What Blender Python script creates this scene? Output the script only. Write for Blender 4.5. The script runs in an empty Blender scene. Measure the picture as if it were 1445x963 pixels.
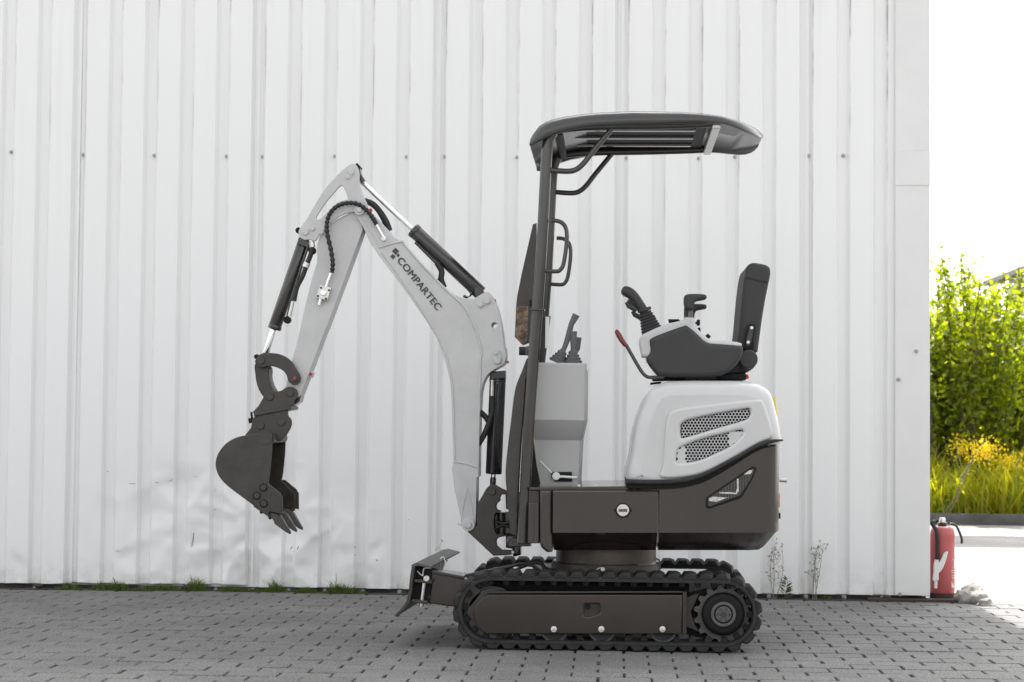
import bpy, bmesh, math, random
from mathutils import Vector, Matrix, noise

random.seed(7)
R = math.radians
scn = bpy.context.scene
col = scn.collection

# ------------------------------------------------------------------ camera
F = 2700.0                       # focal length in photo pixels (photo 1445 x 963)
CX, CY = 722.5, 481.5
VPX, VPY = 862.0, 600.0          # vanishing point of the wall's normal (+Y)
DEPTH = 7.8                      # metres from the camera to the near track
NEAR = -0.47                     # Y of the near track's outer face
yd = Vector((VPX - CX, -(VPY - CY), -F)).normalized()
u0 = Vector((math.sin(R(0.4)), math.cos(R(0.4)), 0))
ud = (u0 - yd * u0.dot(yd)).normalized()
xd = yd.cross(ud)
ROT = Matrix((xd, yd, ud))
def ray(px, py):
    return ROT @ Vector((px - CX, -(py - CY), -F))
CAMY = NEAR - DEPTH
_r = ray(862, 919.5)
CAMZ = -_r.z / _r.y * DEPTH
CAM = Vector((0, CAMY, CAMZ))
cam_data = bpy.data.cameras.new('camera')
cam = bpy.data.objects.new('camera', cam_data)
col.objects.link(cam)
cam_data.sensor_width = 36.0
cam_data.lens = F / 1445.0 * 36.0
cam_data.clip_start = 0.1
cam_data.clip_end = 2000
cam_data.dof.use_dof = True
cam_data.dof.focus_distance = 8.1
cam_data.dof.aperture_fstop = 5.6
cam.matrix_world = Matrix.Translation(CAM) @ ROT.to_4x4()
scn.camera = cam

# ------------------------------------------------------------------ light
SUN_EL, SUN_AZ = 52.0, -1.0      # azimuth from +Y (behind the hall), negative = to the left
world = bpy.data.worlds.new('World')
scn.world = world
world.use_nodes = True
wn, wl = world.node_tree.nodes, world.node_tree.links
bg = wn['Background']
sky = wn.new('ShaderNodeTexSky')
sky.sky_type = 'NISHITA'
sky.sun_disc = False
sky.sun_elevation = R(SUN_EL)
sky.sun_rotation = R(SUN_AZ)
sky.dust_density = 4.0
sky.air_density = 1.0
hsv = wn.new('ShaderNodeHueSaturation')
hsv.inputs['Saturation'].default_value = 0.06
wl.new(sky.outputs[0], hsv.inputs['Color'])
wl.new(hsv.outputs[0], bg.inputs['Color'])
bg.inputs['Strength'].default_value = 0.15
sl = bpy.data.lights.new('sun', 'SUN')
sl.energy = 3.2
sl.angle = R(0.53)
sl.color = (1.0, 0.97, 0.92)
sun = bpy.data.objects.new('sun', sl)
col.objects.link(sun)
sdir = Vector((math.sin(R(SUN_AZ)) * math.cos(R(SUN_EL)), math.cos(R(SUN_AZ)) * math.cos(R(SUN_EL)), math.sin(R(SUN_EL))))
sun.rotation_euler = sdir.to_track_quat('Z', 'Y').to_euler()
sun.location = sdir * 30
vs = scn.view_settings
vs.view_transform = 'Standard'
vs.look = 'None'
vs.gamma = 1
vs.use_curve_mapping = False
vs.exposure = 1.66
scn.render.engine = 'CYCLES'
scn.cycles.max_bounces = 8
scn.cycles.use_denoising = True

# ------------------------------------------------------------------ pixel -> place
def W(px, py, Y):
    r = ray(px, py)
    return CAM + r * ((Y - CAM.y) / r.y)
def G(px, py, z=0.0):
    r = ray(px, py)
    return CAM + r * ((z - CAM.z) / r.z)
def mpp(Y):                      # metres per photo pixel at depth Y
    return (Y - CAMY) / F
def RG(ox, oy, s):
    return lambda pts: [(ox + x * s, oy + y * s) for x, y in pts]
A1 = RG(300, 220, .27);  A2 = RG(290, 470, .3115); A3 = RG(480, 220, .2908); A4 = RG(560, 470, .3323)
A5 = RG(720, 140, .27);  A6 = RG(720, 300, .2284); A7 = RG(850, 360, .2077); A8 = RG(730, 520, .2907)
S1 = RG(540, 750, .2076); S2 = RG(820, 760, .2076)
B3 = RG(340, 660, .11423); B4 = RG(660, 660, .1454); B6 = RG(950, 560, .1869)

# ------------------------------------------------------------------ materials
MATS = {}
def mat(name, base, rough=0.5, metal=0.0, var=0.0, scale=8.0, coat=0.0, bump=0.0, bscale=60.0, rvar=0.0, spec=0.5):
    m = bpy.data.materials.new(name)
    m.use_nodes = True
    n, l = m.node_tree.nodes, m.node_tree.links
    p = n['Principled BSDF']
    p.inputs['Base Color'].default_value = (*base, 1)
    p.inputs['Roughness'].default_value = rough
    p.inputs['Metallic'].default_value = metal
    p.inputs['Coat Weight'].default_value = coat
    p.inputs['Coat Roughness'].default_value = 0.08
    p.inputs['Specular IOR Level'].default_value = spec
    tc = n.new('ShaderNodeTexCoord')
    if var > 0 or rvar > 0:
        nz = n.new('ShaderNodeTexNoise')
        nz.inputs['Scale'].default_value = scale
        nz.inputs['Detail'].default_value = 6
        nz.inputs['Roughness'].default_value = 0.65
        l.new(tc.outputs['Object'], nz.inputs['Vector'])
        mr = n.new('ShaderNodeMapRange')
        mr.inputs[1].default_value = 0.3; mr.inputs[2].default_value = 0.7
        mr.inputs[3].default_value = 1 - var; mr.inputs[4].default_value = 1 + var
        l.new(nz.outputs[0], mr.inputs[0])
        mx = n.new('ShaderNodeVectorMath'); mx.operation = 'SCALE'
        mx.inputs[0].default_value = base
        l.new(mr.outputs[0], mx.inputs['Scale'])
        l.new(mx.outputs[0], p.inputs['Base Color'])
        if rvar > 0:
            m2 = n.new('ShaderNodeMapRange')
            m2.inputs[1].default_value = 0.3; m2.inputs[2].default_value = 0.7
            m2.inputs[3].default_value = max(0.03, rough - rvar); m2.inputs[4].default_value = rough + rvar
            l.new(nz.outputs[0], m2.inputs[0])
            l.new(m2.outputs[0], p.inputs['Roughness'])
    if bump > 0:
        nb = n.new('ShaderNodeTexNoise')
        nb.inputs['Scale'].default_value = bscale
        nb.inputs['Detail'].default_value = 5
        l.new(tc.outputs['Object'], nb.inputs['Vector'])
        b = n.new('ShaderNodeBump')
        b.inputs['Strength'].default_value = 0.6
        b.inputs['Distance'].default_value = bump
        l.new(nb.outputs[0], b.inputs['Height'])
        l.new(b.outputs[0], p.inputs['Normal'])
    MATS[name] = m
    return m

mat('grey_paint', (.50, .50, .503), .42, var=.09, scale=7, bump=.0009, bscale=120, rvar=.08)
mat('hood_paint', (.55, .55, .553), .3, var=.04, scale=4, coat=.5)
mat('pedestal_paint', (.40, .40, .403), .4, var=.04, scale=4, bump=.0003, bscale=200)
mat('dark_steel', (.046, .042, .038), .38, metal=.25, var=.32, scale=11, bump=.0008, bscale=90, rvar=.12)
mat('body_black', (.036, .029, .025), .16, var=.12, scale=2.5, coat=.25, rvar=.05)
mat('tube_black', (.036, .033, .031), .18, var=.15, scale=6, coat=.3)
mat('cyl_black', (.022, .020, .019), .2, coat=.4, var=.1, scale=5)
mat('rubber', (.020, .020, .0195), .75, var=.5, scale=14, bump=.001, bscale=80)
mat('hose', (.014, .014, .015), .55, var=.2, scale=40, bump=.001, bscale=220)
mat('plastic', (.030, .030, .031), .6, var=.08, scale=10, bump=.0005, bscale=260)
mat('plastic_mid', (.12, .12, .125), .6, var=.06, scale=12)
mat('seat_vinyl', (.029, .029, .030), .62, var=.1, scale=9, bump=.0008, bscale=180)
mat('canopy', (.038, .038, .039), .3, var=.08, scale=4, coat=.3)
mat('chrome', (.80, .80, .80), .16, metal=1)
mat('zinc', (.62, .61, .58), .35, metal=.85, var=.15, scale=30)
mat('white_bolt', (.75, .75, .74), .4, metal=.3)
mat('matte_black', (.008, .008, .008), .6, spec=.25)
mat('red_grip', (.13, .012, .012), .35, coat=.3, var=.15, scale=30)
mat('red_plastic', (.55, .02, .02), .4)
mat('brass', (.085, .072, .060), .38, metal=.7, var=.2, scale=10)
mat('wheel_grey', (.095, .095, .095), .55, metal=.2, var=.2, scale=20, bump=.0006)
mat('decal_dark', (.055, .055, .057), .6)
mat('yellow', (.75, .55, .02), .5)
mat('lens_silver', (.5, .5, .49), .3, metal=.9, var=.5, scale=120)
mat('extinguisher_red', (.44, .085, .09), .38, coat=.3, var=.08, scale=9)
mat('white_plastic', (.72, .72, .70), .4)
mat('white_decal', (.70, .62, .62), .5)
mat('rock', (.30, .28, .26), .9, var=.4, scale=14, bump=.01, bscale=25)
mat('screw', (.33, .33, .33), .4, metal=.6, var=.3, scale=40)
mat('rust', (.045, .03, .026), .8, var=.3, scale=40)
mat('plinth', (.05, .045, .042), .9, var=.3, scale=20, bump=.004, bscale=60)
mat('sand_joint', (.028, .027, .026), .95, var=.3, scale=60)
mat('kerb', (.10, .10, .10), .9, var=.25, scale=8, bump=.004)
mat('earth', (.09, .08, .05), .95, var=.3, scale=5, bump=.02, bscale=12)
mat('house_white', (.72, .72, .70), .8, var=.04, scale=3)
mat('roof_grey', (.20, .19, .18), .8, var=.15, scale=6)
mat('block_grey', (.22, .22, .23), .85, var=.15, scale=14, bump=.003)
mat('bark', (.09, .075, .055), .9, var=.3, scale=20, bump=.01, bscale=40)
mat('dry_stalk', (.20, .19, .15), .8, var=.3, scale=30)

def ground_mat(name, base, rnd):
    m = mat(name, base, .88, bump=.004, bscale=170)
    n, l = m.node_tree.nodes, m.node_tree.links
    p = n['Principled BSDF']
    geo = n.new('ShaderNodeNewGeometry'); oi = n.new('ShaderNodeObjectInfo')
    a = n.new('ShaderNodeTexNoise'); a.inputs['Scale'].default_value = 1.6; a.inputs['Detail'].default_value = 8
    b = n.new('ShaderNodeTexNoise'); b.inputs['Scale'].default_value = 140; b.inputs['Detail'].default_value = 3
    l.new(geo.outputs['Position'], a.inputs['Vector']); l.new(geo.outputs['Position'], b.inputs['Vector'])
    def mr(src, lo, hi, f0=.3, f1=.7):
        q = n.new('ShaderNodeMapRange'); q.inputs[1].default_value = f0; q.inputs[2].default_value = f1
        q.inputs[3].default_value = lo; q.inputs[4].default_value = hi
        l.new(src, q.inputs[0]); return q.outputs[0]
    def mul(x, y):
        q = n.new('ShaderNodeMath'); q.operation = 'MULTIPLY'; l.new(x, q.inputs[0]); l.new(y, q.inputs[1]); return q.outputs[0]
    v = mul(mr(a.outputs[0], .80, 1.18), mr(b.outputs[0], .38, 1.62))
    if rnd:
        v = mul(v, mr(geo.outputs['Random Per Island'], .95, 1.05, 0, 1))
        v = mul(v, mr(oi.outputs['Random'], .95, 1.05, 0, 1))
    s = n.new('ShaderNodeVectorMath'); s.operation = 'SCALE'; s.inputs[0].default_value = base
    l.new(v, s.inputs['Scale']); l.new(s.outputs[0], p.inputs['Base Color'])
    return m
ground_mat('paver', (.150, .148, .145), True)
ground_mat('ground', (.14, .138, .135), False)
ground_mat('yard', (.27, .26, .25), False)

def wall_mat():
    m = mat('wall_white', (.80, .80, .80), .45)
    n, l = m.node_tree.nodes, m.node_tree.links
    p = n['Principled BSDF']
    geo = n.new('ShaderNodeNewGeometry')
    sep = n.new('ShaderNodeSeparateXYZ'); l.new(geo.outputs['Position'], sep.inputs[0])
    mp = n.new('ShaderNodeMapping'); mp.inputs['Scale'].default_value = (14, 14, .7)
    l.new(geo.outputs['Position'], mp.inputs[0])
    st = n.new('ShaderNodeTexNoise'); st.inputs['Scale'].default_value = 1.0; st.inputs['Detail'].default_value = 7
    l.new(mp.outputs[0], st.inputs['Vector'])
    sp = n.new('ShaderNodeTexNoise'); sp.inputs['Scale'].default_value = 7; sp.inputs['Detail'].default_value = 9
    sp.inputs['Roughness'].default_value = .7
    l.new(geo.outputs['Position'], sp.inputs['Vector'])
    def mr(src, f0, f1, lo, hi):
        q = n.new('ShaderNodeMapRange'); q.inputs[1].default_value = f0; q.inputs[2].default_value = f1
        q.inputs[3].default_value = lo; q.inputs[4].default_value = hi
        l.new(src, q.inputs[0]); return q.outputs[0]
    def op(o, x, y):
        q = n.new('ShaderNodeMath'); q.operation = o
        for i, v in enumerate((x, y)):
            if isinstance(v, (int, float)): q.inputs[i].default_value = v
            else: l.new(v, q.inputs[i])
        return q.outputs[0]
    # splash grime in patches near the foot, faint streaks everywhere
    foot = mr(sep.outputs[2], 0.0, .34, 1.0, 0.0)
    grime = op('MULTIPLY', op('POWER', foot, 2.2), mr(sp.outputs[0], .44, .72, 0, 1))
    streak = mr(st.outputs[0], .55, .85, 0, .10)
    top = mr(sep.outputs[2], 1.6, 3.1, 0.25, 1.0)
    d = op('ADD', op('MULTIPLY', grime, .55), op('MULTIPLY', streak, top))
    speck = n.new('ShaderNodeTexNoise'); speck.inputs['Scale'].default_value = 55; speck.inputs['Detail'].default_value = 2
    l.new(geo.outputs['Position'], speck.inputs['Vector'])
    d = op('ADD', d, op('MULTIPLY', mr(speck.outputs[0], .76, .80, 0, 1), op('MULTIPLY', foot, .7)))
    mix = n.new('ShaderNodeMixRGB')
    mix.inputs[1].default_value = (.845, .845, .845, 1); mix.inputs[2].default_value = (.24, .23, .20, 1)
    l.new(d, mix.inputs[0]); l.new(mix.outputs[0], p.inputs['Base Color'])
    ph = op('FRACT', op('MULTIPLY', op('SUBTRACT', sep.outputs[0], WX0), 1 / WPITCH), 0)
    lipm = op('SUBTRACT', 1.0, op('MINIMUM', op('MULTIPLY', op('ABSOLUTE', op('SUBTRACT', ph, .385), 0), 26.0), 1.0))
    mp2 = n.new('ShaderNodeMapping'); mp2.inputs['Scale'].default_value = (5, 5, 1.6)
    l.new(geo.outputs['Position'], mp2.inputs[0])
    sn = n.new('ShaderNodeTexNoise'); sn.inputs['Scale'].default_value = 1.3; sn.inputs['Detail'].default_value = 8; sn.inputs['Roughness'].default_value = .7
    l.new(mp2.outputs[0], sn.inputs['Vector'])
    alg = op('MULTIPLY', op('MULTIPLY', lipm, mr(sep.outputs[2], 1.7, 3.1, 0, 1)), mr(sn.outputs[0], .46, .66, 0, .75))
    seamm = op('MULTIPLY', op('MULTIPLY', lipm, .22), mr(sn.outputs[0], .42, .7, 0, 1))
    d = op('MINIMUM', op('ADD', d, op('ADD', alg, seamm)), 1.0)
    l.new(d, mix.inputs[0])
    bb = n.new('ShaderNodeBump'); bb.inputs['Strength'].default_value = .25; bb.inputs['Distance'].default_value = .004
    l.new(sp.outputs[0], bb.inputs['Height']); l.new(bb.outputs[0], p.inputs['Normal'])
    return m
WPITCH = 51.95 * mpp(G(862, 842).y); WX0 = W(38, 832, G(862, 842).y).x
wall_mat()
mat('trim_white', (.74, .74, .735), .5, var=.03, scale=6)

def rust_mat():
    m = mat('worn_plate', (.055, .052, .05), .5)
    n, l = m.node_tree.nodes, m.node_tree.links
    p = n['Principled BSDF']
    tc = n.new('ShaderNodeTexCoord')
    a = n.new('ShaderNodeTexNoise'); a.inputs['Scale'].default_value = 22; a.inputs['Detail'].default_value = 9; a.inputs['Roughness'].default_value = .75
    l.new(tc.outputs['Object'], a.inputs['Vector'])
    r = n.new('ShaderNodeValToRGB')
    e = r.color_ramp.elements
    e[0].position = .40; e[0].color = (.05, .045, .04, 1)
    e[1].position = .58; e[1].color = (.30, .22, .15, 1)
    k = e.new(.50); k.color = (.16, .11, .075, 1)
    l.new(a.outputs[0], r.inputs[0]); l.new(r.outputs[0], p.inputs['Base Color'])
    p.inputs['Roughness'].default_value = .8
rust_mat()

def leaf_mat(name, c1, c2, trans):
    m = bpy.data.materials.new(name); m.use_nodes = True
    n, l = m.node_tree.nodes, m.node_tree.links
    p = n['Principled BSDF']; out = n['Material Output']
    geo = n.new('ShaderNodeNewGeometry')
    mx = n.new('ShaderNodeMixRGB'); mx.inputs[1].default_value = (*c1, 1); mx.inputs[2].default_value = (*c2, 1)
    l.new(geo.outputs['Random Per Island'], mx.inputs[0])
    l.new(mx.outputs[0], p.inputs['Base Color']); p.inputs['Roughness'].default_value = .45
    t = n.new('ShaderNodeBsdfTranslucent')
    br = n.new('ShaderNodeVectorMath'); br.operation = 'MULTIPLY'; br.inputs[1].default_value = (2.5, 2.3, .5)
    l.new(mx.outputs[0], br.inputs[0]); l.new(br.outputs[0], t.inputs['Color'])
    ms = n.new('ShaderNodeMixShader'); ms.inputs[0].default_value = trans
    l.new(p.outputs[0], ms.inputs[1]); l.new(t.outputs[0], ms.inputs[2]); l.new(ms.outputs[0], out.inputs[0])
    MATS[name] = m
leaf_mat('leaf', (.085, .135, .012), (.24, .28, .015), .55)
leaf_mat('meadow', (.18, .24, .02), (.38, .36, .03), .5)
leaf_mat('grass', (.045, .09, .02), (.08, .13, .03), .35)
leaf_mat('weed_leaf', (.05, .085, .035), (.075, .11, .05), .3)
leaf_mat('petal', (.62, .48, .01), (.78, .62, .02), .3)

# ------------------------------------------------------------------ building blocks
WPOS = {}
def link(o, parent=None, pos=Vector((0, 0, 0))):
    col.objects.link(o)
    WPOS[o] = pos.copy()
    if parent is not None:
        o.parent = parent
        o.location = pos - WPOS[parent]
    else:
        o.location = pos
    return o
def empty(name, pos, label, cat, group=None):
    o = bpy.data.objects.new(name, None)
    o.empty_display_size = .1
    link(o, None, Vector(pos))
    o['label'] = label; o['category'] = cat
    if group: o['group'] = group
    return o
def finish(name, me, material, parent=None, smooth=38, base=False):
    c = Vector((0, 0, 0))
    if len(me.vertices):
        lo = Vector([min(v.co[i] for v in me.vertices) for i in range(3)])
        hi = Vector([max(v.co[i] for v in me.vertices) for i in range(3)])
        c = (lo + hi) / 2
        if base: c.z = lo.z
        me.transform(Matrix.Translation(-c))
    if smooth:
        me.shade_smooth()
        me.set_sharp_from_angle(angle=R(smooth))
    if isinstance(material, str): material = MATS[material]
    me.materials.clear(); me.materials.append(material)
    me.name = name
    o = bpy.data.objects.new(name, me)
    return link(o, parent, c)
def wnorm(o):
    m = o.modifiers.new('weighted_normals', 'WEIGHTED_NORMAL'); m.keep_sharp = True; m.weight = 80
    return o
def tag(o, label=None, cat=None, group=None, kind=None):
    if label: o['label'] = label
    if cat: o['category'] = cat
    if group: o['group'] = group
    if kind: o['kind'] = kind
    return o
def bm_mesh(bm):
    bmesh.ops.recalc_face_normals(bm, faces=bm.faces[:])
    me = bpy.data.meshes.new('m'); bm.to_mesh(me); bm.free(); return me
def pyd(v, f):
    me = bpy.data.meshes.new('m'); me.from_pydata([tuple(p) for p in v], [], f); me.update(); return me

def crom(pts, n=5, closed=True):
    P = [Vector(p) for p in pts]; out = []; L = len(P)
    for i in range(L if closed else L - 1):
        if closed: p0, p1, p2, p3 = P[i - 1], P[i], P[(i + 1) % L], P[(i + 2) % L]
        else: p0, p1, p2, p3 = P[max(i - 1, 0)], P[i], P[i + 1], P[min(i + 2, L - 1)]
        for k in range(n):
            t = k / n
            out.append(.5 * ((2 * p1) + (p2 - p0) * t + (2 * p0 - 5 * p1 + 4 * p2 - p3) * t * t + (3 * p1 - p0 - 3 * p2 + p3) * t ** 3))
    if not closed: out.append(P[-1])
    return out
def fillet(pts, r, n=4):
    """round every corner of a pixel outline with radius r (px)"""
    P = [Vector(p) for p in pts]; out = []; L = len(P)
    for i in range(L):
        a, b, c = P[i - 1], P[i], P[(i + 1) % L]
        d1, d2 = (a - b), (c - b)
        k = min(r, d1.length * .45, d2.length * .45)
        s, e = b + d1.normalized() * k, b + d2.normalized() * k
        for j in range(n + 1):
            t = j / n
            out.append((s * (1 - t) ** 2 + b * 2 * t * (1 - t) + e * t * t))
    return out
def circ(cx, cy, r, n=20, a0=0):
    return [(cx + r * math.cos(a0 + 2 * math.pi * i / n), cy + r * math.sin(a0 + 2 * math.pi * i / n)) for i in range(n)]

def plate(name, pts, Y0, Y1, material, parent, bevel=.003, holes=(), res=2, smooth=38):
    """outline in photo pixels, seen on the plane Y0, extruded back to Y1"""
    cu = bpy.data.curves.new('c', 'CURVE'); cu.dimensions = '2D'; cu.fill_mode = 'BOTH'
    for ring in [pts] + list(holes):
        w = [W(p[0], p[1], Y0) for p in ring]
        sp = cu.splines.new('POLY'); sp.points.add(len(w) - 1); sp.use_cyclic_u = True
        for i, q in enumerate(w): sp.points[i].co = (q.x, q.z, 0, 1)
    th = abs(Y1 - Y0); bevel = min(bevel, th * .49)
    cu.extrude = th / 2 - bevel; cu.bevel_depth = bevel; cu.bevel_resolution = res; cu.offset = -bevel
    o = bpy.data.objects.new('c', cu)
    me = bpy.data.meshes.new_from_object(o)
    bpy.data.objects.remove(o); bpy.data.curves.remove(cu)
    ym = (Y0 + Y1) / 2
    me.transform(Matrix.Translation((0, ym, 0)) @ Matrix.Rotation(R(90), 4, 'X'))
    return wnorm(finish(name, me, material, parent, smooth))

def sweep_mesh(path, rad, n=10, caps=True):
    P = [Vector(p) for p in path]; L = len(P)
    rads = rad if isinstance(rad, (list, tuple)) else [rad] * L
    V = []; Fc = []
    T = [(P[min(i + 1, L - 1)] - P[max(i - 1, 0)]).normalized() for i in range(L)]
    up = Vector((0, 1, 0)) if abs(T[0].y) < .9 else Vector((1, 0, 0))
    nrm = (up - T[0] * up.dot(T[0])).normalized()
    for i in range(L):
        nrm = (nrm - T[i] * nrm.dot(T[i])).normalized()
        b = T[i].cross(nrm)
        for k in range(n):
            a = 2 * math.pi * k / n
            V.append(P[i] + (nrm * math.cos(a) + b * math.sin(a)) * rads[i])
    for i in range(L - 1):
        for k in range(n):
            Fc.append((i * n + k, i * n + (k + 1) % n, (i + 1) * n + (k + 1) % n, (i + 1) * n + k))
    if caps:
        Fc.append(tuple(range(n))[::-1]); Fc.append(tuple((L - 1) * n + k for k in range(n)))
    return V, Fc
def tube(name, path, rad, material, parent, n=12, smooth=50):
    V, Fc = sweep_mesh(path, rad, n)
    return finish(name, pyd(V, Fc), material, parent, smooth)
def ptube(name, pts, Y, r_px, material, parent, curve=0, n=12):
    """tube whose centre line is traced in pixels on the plane Y, radius in pixels"""
    if curve: pts = crom(pts, curve, False)
    return tube(name, [W(p[0], p[1], Y) for p in pts], r_px * mpp(Y), material, parent, n)
def disc(name, px, py, r_px, Y0, Y1, material, parent, n=20, bevel=.002, inner=0):
    h = [circ(px, py, inner, n)] if inner else []
    return plate(name, circ(px, py, r_px, n), Y0, Y1, material, parent, bevel, h)
def box_mesh(lo, hi, bevel=0):
    bm = bmesh.new()
    bmesh.ops.create_cube(bm, size=1)
    lo, hi = Vector(lo), Vector(hi)
    for v in bm.verts:
        v.co = Vector([(lo[i] + hi[i]) / 2 + v.co[i] * (hi[i] - lo[i]) for i in range(3)])
    if bevel: bmesh.ops.bevel(bm, geom=bm.edges[:], offset=bevel, segments=2, affect='EDGES', profile=.5)
    return bm_mesh(bm)
def box(name, lo, hi, material, parent, bevel=0):
    return wnorm(finish(name, box_mesh(lo, hi, bevel), material, parent, 38 if bevel else 0))
def loft(name, rings, material, parent, smooth=38, caps=True):
    n = len(rings[0]); V = [p for r in rings for p in r]; Fc = []
    for i in range(len(rings) - 1):
        for k in range(n):
            Fc.append((i * n + k, i * n + (k + 1) % n, (i + 1) * n + (k + 1) % n, (i + 1) * n + k))
    if caps: Fc += [tuple(range(n))[::-1], tuple((len(rings) - 1) * n + k for k in range(n))]
    me = pyd(V, Fc)
    bm = bmesh.new(); bm.from_mesh(me); me2 = bm_mesh(bm)
    return finish(name, me2, material, parent, smooth)
def inside(p, poly):
    x, y = p; c = False; j = len(poly) - 1
    for i in range(len(poly)):
        xi, yi = poly[i][0], poly[i][1]; xj, yj = poly[j][0], poly[j][1]
        if (yi > y) != (yj > y) and x < (xj - xi) * (y - yi) / (yj - yi) + xi: c = not c
        j = i
    return c

# ------------------------------------------------------------------ ground
WALL = G(862, 842).y             # the hall's front plane, from where its foot meets the ground
CORNER = W(1311, 848, WALL).x
print('camera height %.3f wall Y %.2f corner X %.2f' % (CAMZ, WALL, CORNER))
g = finish('ground', pyd([(-300, -300, -.02), (300, -300, -.02), (300, 600, -.02), (-300, 600, -.02)], [(0, 1, 2, 3)]), 'ground', None, 0)
tag(g, kind='structure')
PX0, PX1, PY0, PY1 = -3.9, 2.6, -1.75, WALL - .06
# apron outside of the laid stones, level with them
ap = []
def quad(x0, y0, x1, y1, z=-.004): return [(x0, y0, z), (x1, y0, z), (x1, y1, z), (x0, y1, z)]
qs = quad(-60, -60, 60, PY0) + quad(-60, PY0, PX0, PY1) + quad(PX1, PY0, 60, PY1)
o = finish('pavement_apron', pyd(qs, [(0, 1, 2, 3), (4, 5, 6, 7), (8, 9, 10, 11)]), 'ground', None, 0); tag(o, kind='structure')
o = finish('yard', pyd(quad(-60, PY1, 60, 40, -.003), [(0, 1, 2, 3)]), 'yard', None, 0); tag(o, kind='structure')
pave = finish('pavement', pyd(quad(PX0, PY0, PX1, PY1, -.014), [(0, 1, 2, 3)]), 'sand_joint', None, 0); tag(pave, kind='structure')
PL, PW = .193, .121
def paver_bm(hx, hy, j=0):
    bm = bmesh.new(); bmesh.ops.create_cube(bm, size=1)
    for v in bm.verts: v.co = Vector((v.co.x * hx * 2, v.co.y * hy * 2, v.co.z * .02))
    top = [e for e in bm.edges if all(v.co.z > 0 for v in e.verts)]
    bmesh.ops.bevel(bm, geom=top, offset=.003, segments=1, affect='EDGES')
    return bm
paver_me = [bm_mesh(paver_bm((PL - .0085) / 2, (PW - .0022) / 2)) for _ in range(1)]
cells = []
row = 0; y = PY0
while y < PY1 - PW * .4:
    x = PX0 + (PL / 2 if row % 2 else 0)
    while x < PX1:
        cells.append((x + random.uniform(-.0025, .0025), y + PW / 2 + random.uniform(-.0012, .0012), random.uniform(-.0022, .0018), random.uniform(-.012, .012)))
        x += PL
    y += PW; row += 1
Ri = ROT.transposed()
def proj(p):
    v = Ri @ (Vector(p) - CAM); return CX + F * v.x / -v.z, CY - F * v.y / -v.z
def vis(c):
    u, v = proj((c[0], c[1], 0)); return -15 < u < 1460 and v < 972
seen = sorted([c for c in cells if vis(c)], key=lambda c: c[1])
near300 = set(seen[:300])
for c in cells:
    if c in near300:
        o = bpy.data.objects.new('paver', paver_me[0])
        if not paver_me[0].materials: paver_me[0].materials.append(MATS['paver'])
        o.rotation_euler.z = c[3]
        o.rotation_euler.x = random.uniform(-.006, .006); o.rotation_euler.y = random.uniform(-.006, .006)
        link(o, pave, Vector((c[0], c[1], -.010 + c[2])))
V, Fc = [], []
src = paver_me[0]
for c in cells:
    if c in near300: continue
    k = len(V); M = Matrix.Translation((c[0], c[1], -.010 + c[2])) @ Matrix.Rotation(c[3], 4, 'Z') @ Matrix.Rotation(random.uniform(-.006, .006), 4, 'X')
    V += [M @ v.co for v in src.vertices]; Fc += [tuple(i + k for i in p.vertices) for p in src.polygons]
o = finish('paver_field', pyd(V, Fc), 'paver', pave, 0); tag(o, kind='stuff')

# ------------------------------------------------------------------ hall
hall = empty('metal_hall', (CORNER - 6, WALL + 4, 0), 'white profiled sheet metal hall with dented lower panels behind the excavator', 'building')
PITCH = 51.95 * mpp(WALL)
X0 = W(38, 832, WALL).x          # left lip of one valley
DEEP, OPEN_, FLOOR_ = .029, .078, .044
HT = 5.75
def rib(x):                      # depth of the profile at x
    t = (x - X0) % PITCH
    s = (OPEN_ - FLOOR_) / 2
    if t < s: return DEEP * t / s
    if t < s + FLOOR_: return DEEP
    if t < OPEN_: return DEEP * (OPEN_ - t) / s
    return 0.0
m_ = mpp(WALL)
CREASE = []                      # x, z, half width, tilt, depth, run below the fold (metres)
for (a, b, hw_c, tilt, amp, run) in ((236, 678, 27, .25, .020, 48), (206, 690, 12, -.1, .010, 40), (175, 779, 17, .05, .018, 30), (290, 742, 26, -.35, .024, 62), (222, 752, 22, .3, .016, 40),
                                     (336, 756, 24, .3, .026, 60), (384, 750, 20, -.3, .024, 46), (450, 757, 24, .5, .024, 60), (415, 790, 30, -.2, .014, 34), (486, 772, 22, .1, .018, 26),
                                     (530, 768, 14, .6, .018, 20), (27, 788, 16, -.5, .026, 32), (262, 800, 28, .15, .012, 24), (318, 700, 16, .4, .010, 40), (505, 800, 26, .2, .010, 24)):
    q = W(a, b, WALL); CREASE.append((q.x, q.z, hw_c * m_, tilt, amp, run * m_))
XM = W(340, 700, WALL).x
def dent(x, z):
    d = 0
    for cx, cz, hw_c, tilt, amp, run in CREASE:
        u = (x - cx) / hw_c
        if abs(u) >= 1.3: continue
        lat = max(0, 1 - abs(u) / 1.3); lat = lat * lat * (3 - 2 * lat)
        fold = cz + tilt * (x - cx) + .012 * noise.noise(Vector((x * 25, cz * 9, 2)))
        k = (fold - z)
        if k <= -.022: continue
        v = (k + .022) / .042 if k < .020 else 1 - (k - .020) / run
        if v > 0: d += .38 * amp * lat * v * (v * (3 - 2 * v) if k > .02 else 1)
    if z < .75:
        vd, _ = noise.voronoi(Vector((x * 4.5 + 3, 0, z * 4.2)))
        e2 = max(0, 1 - abs(x - XM) / .95) * min(1, (.75 - z) * 4)
        d += .050 * e2 * (vd[1] - vd[0])
    if z < .95:
        e = max(0, 1 - abs(x - XM) / 1.05)
        d += e * (1 - z) * .010 * (noise.noise(Vector((x * 5, z * 6, 3))) + .7 * abs(noise.noise(Vector((x * 10, z * 13, 8)))))
    return d
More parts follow.
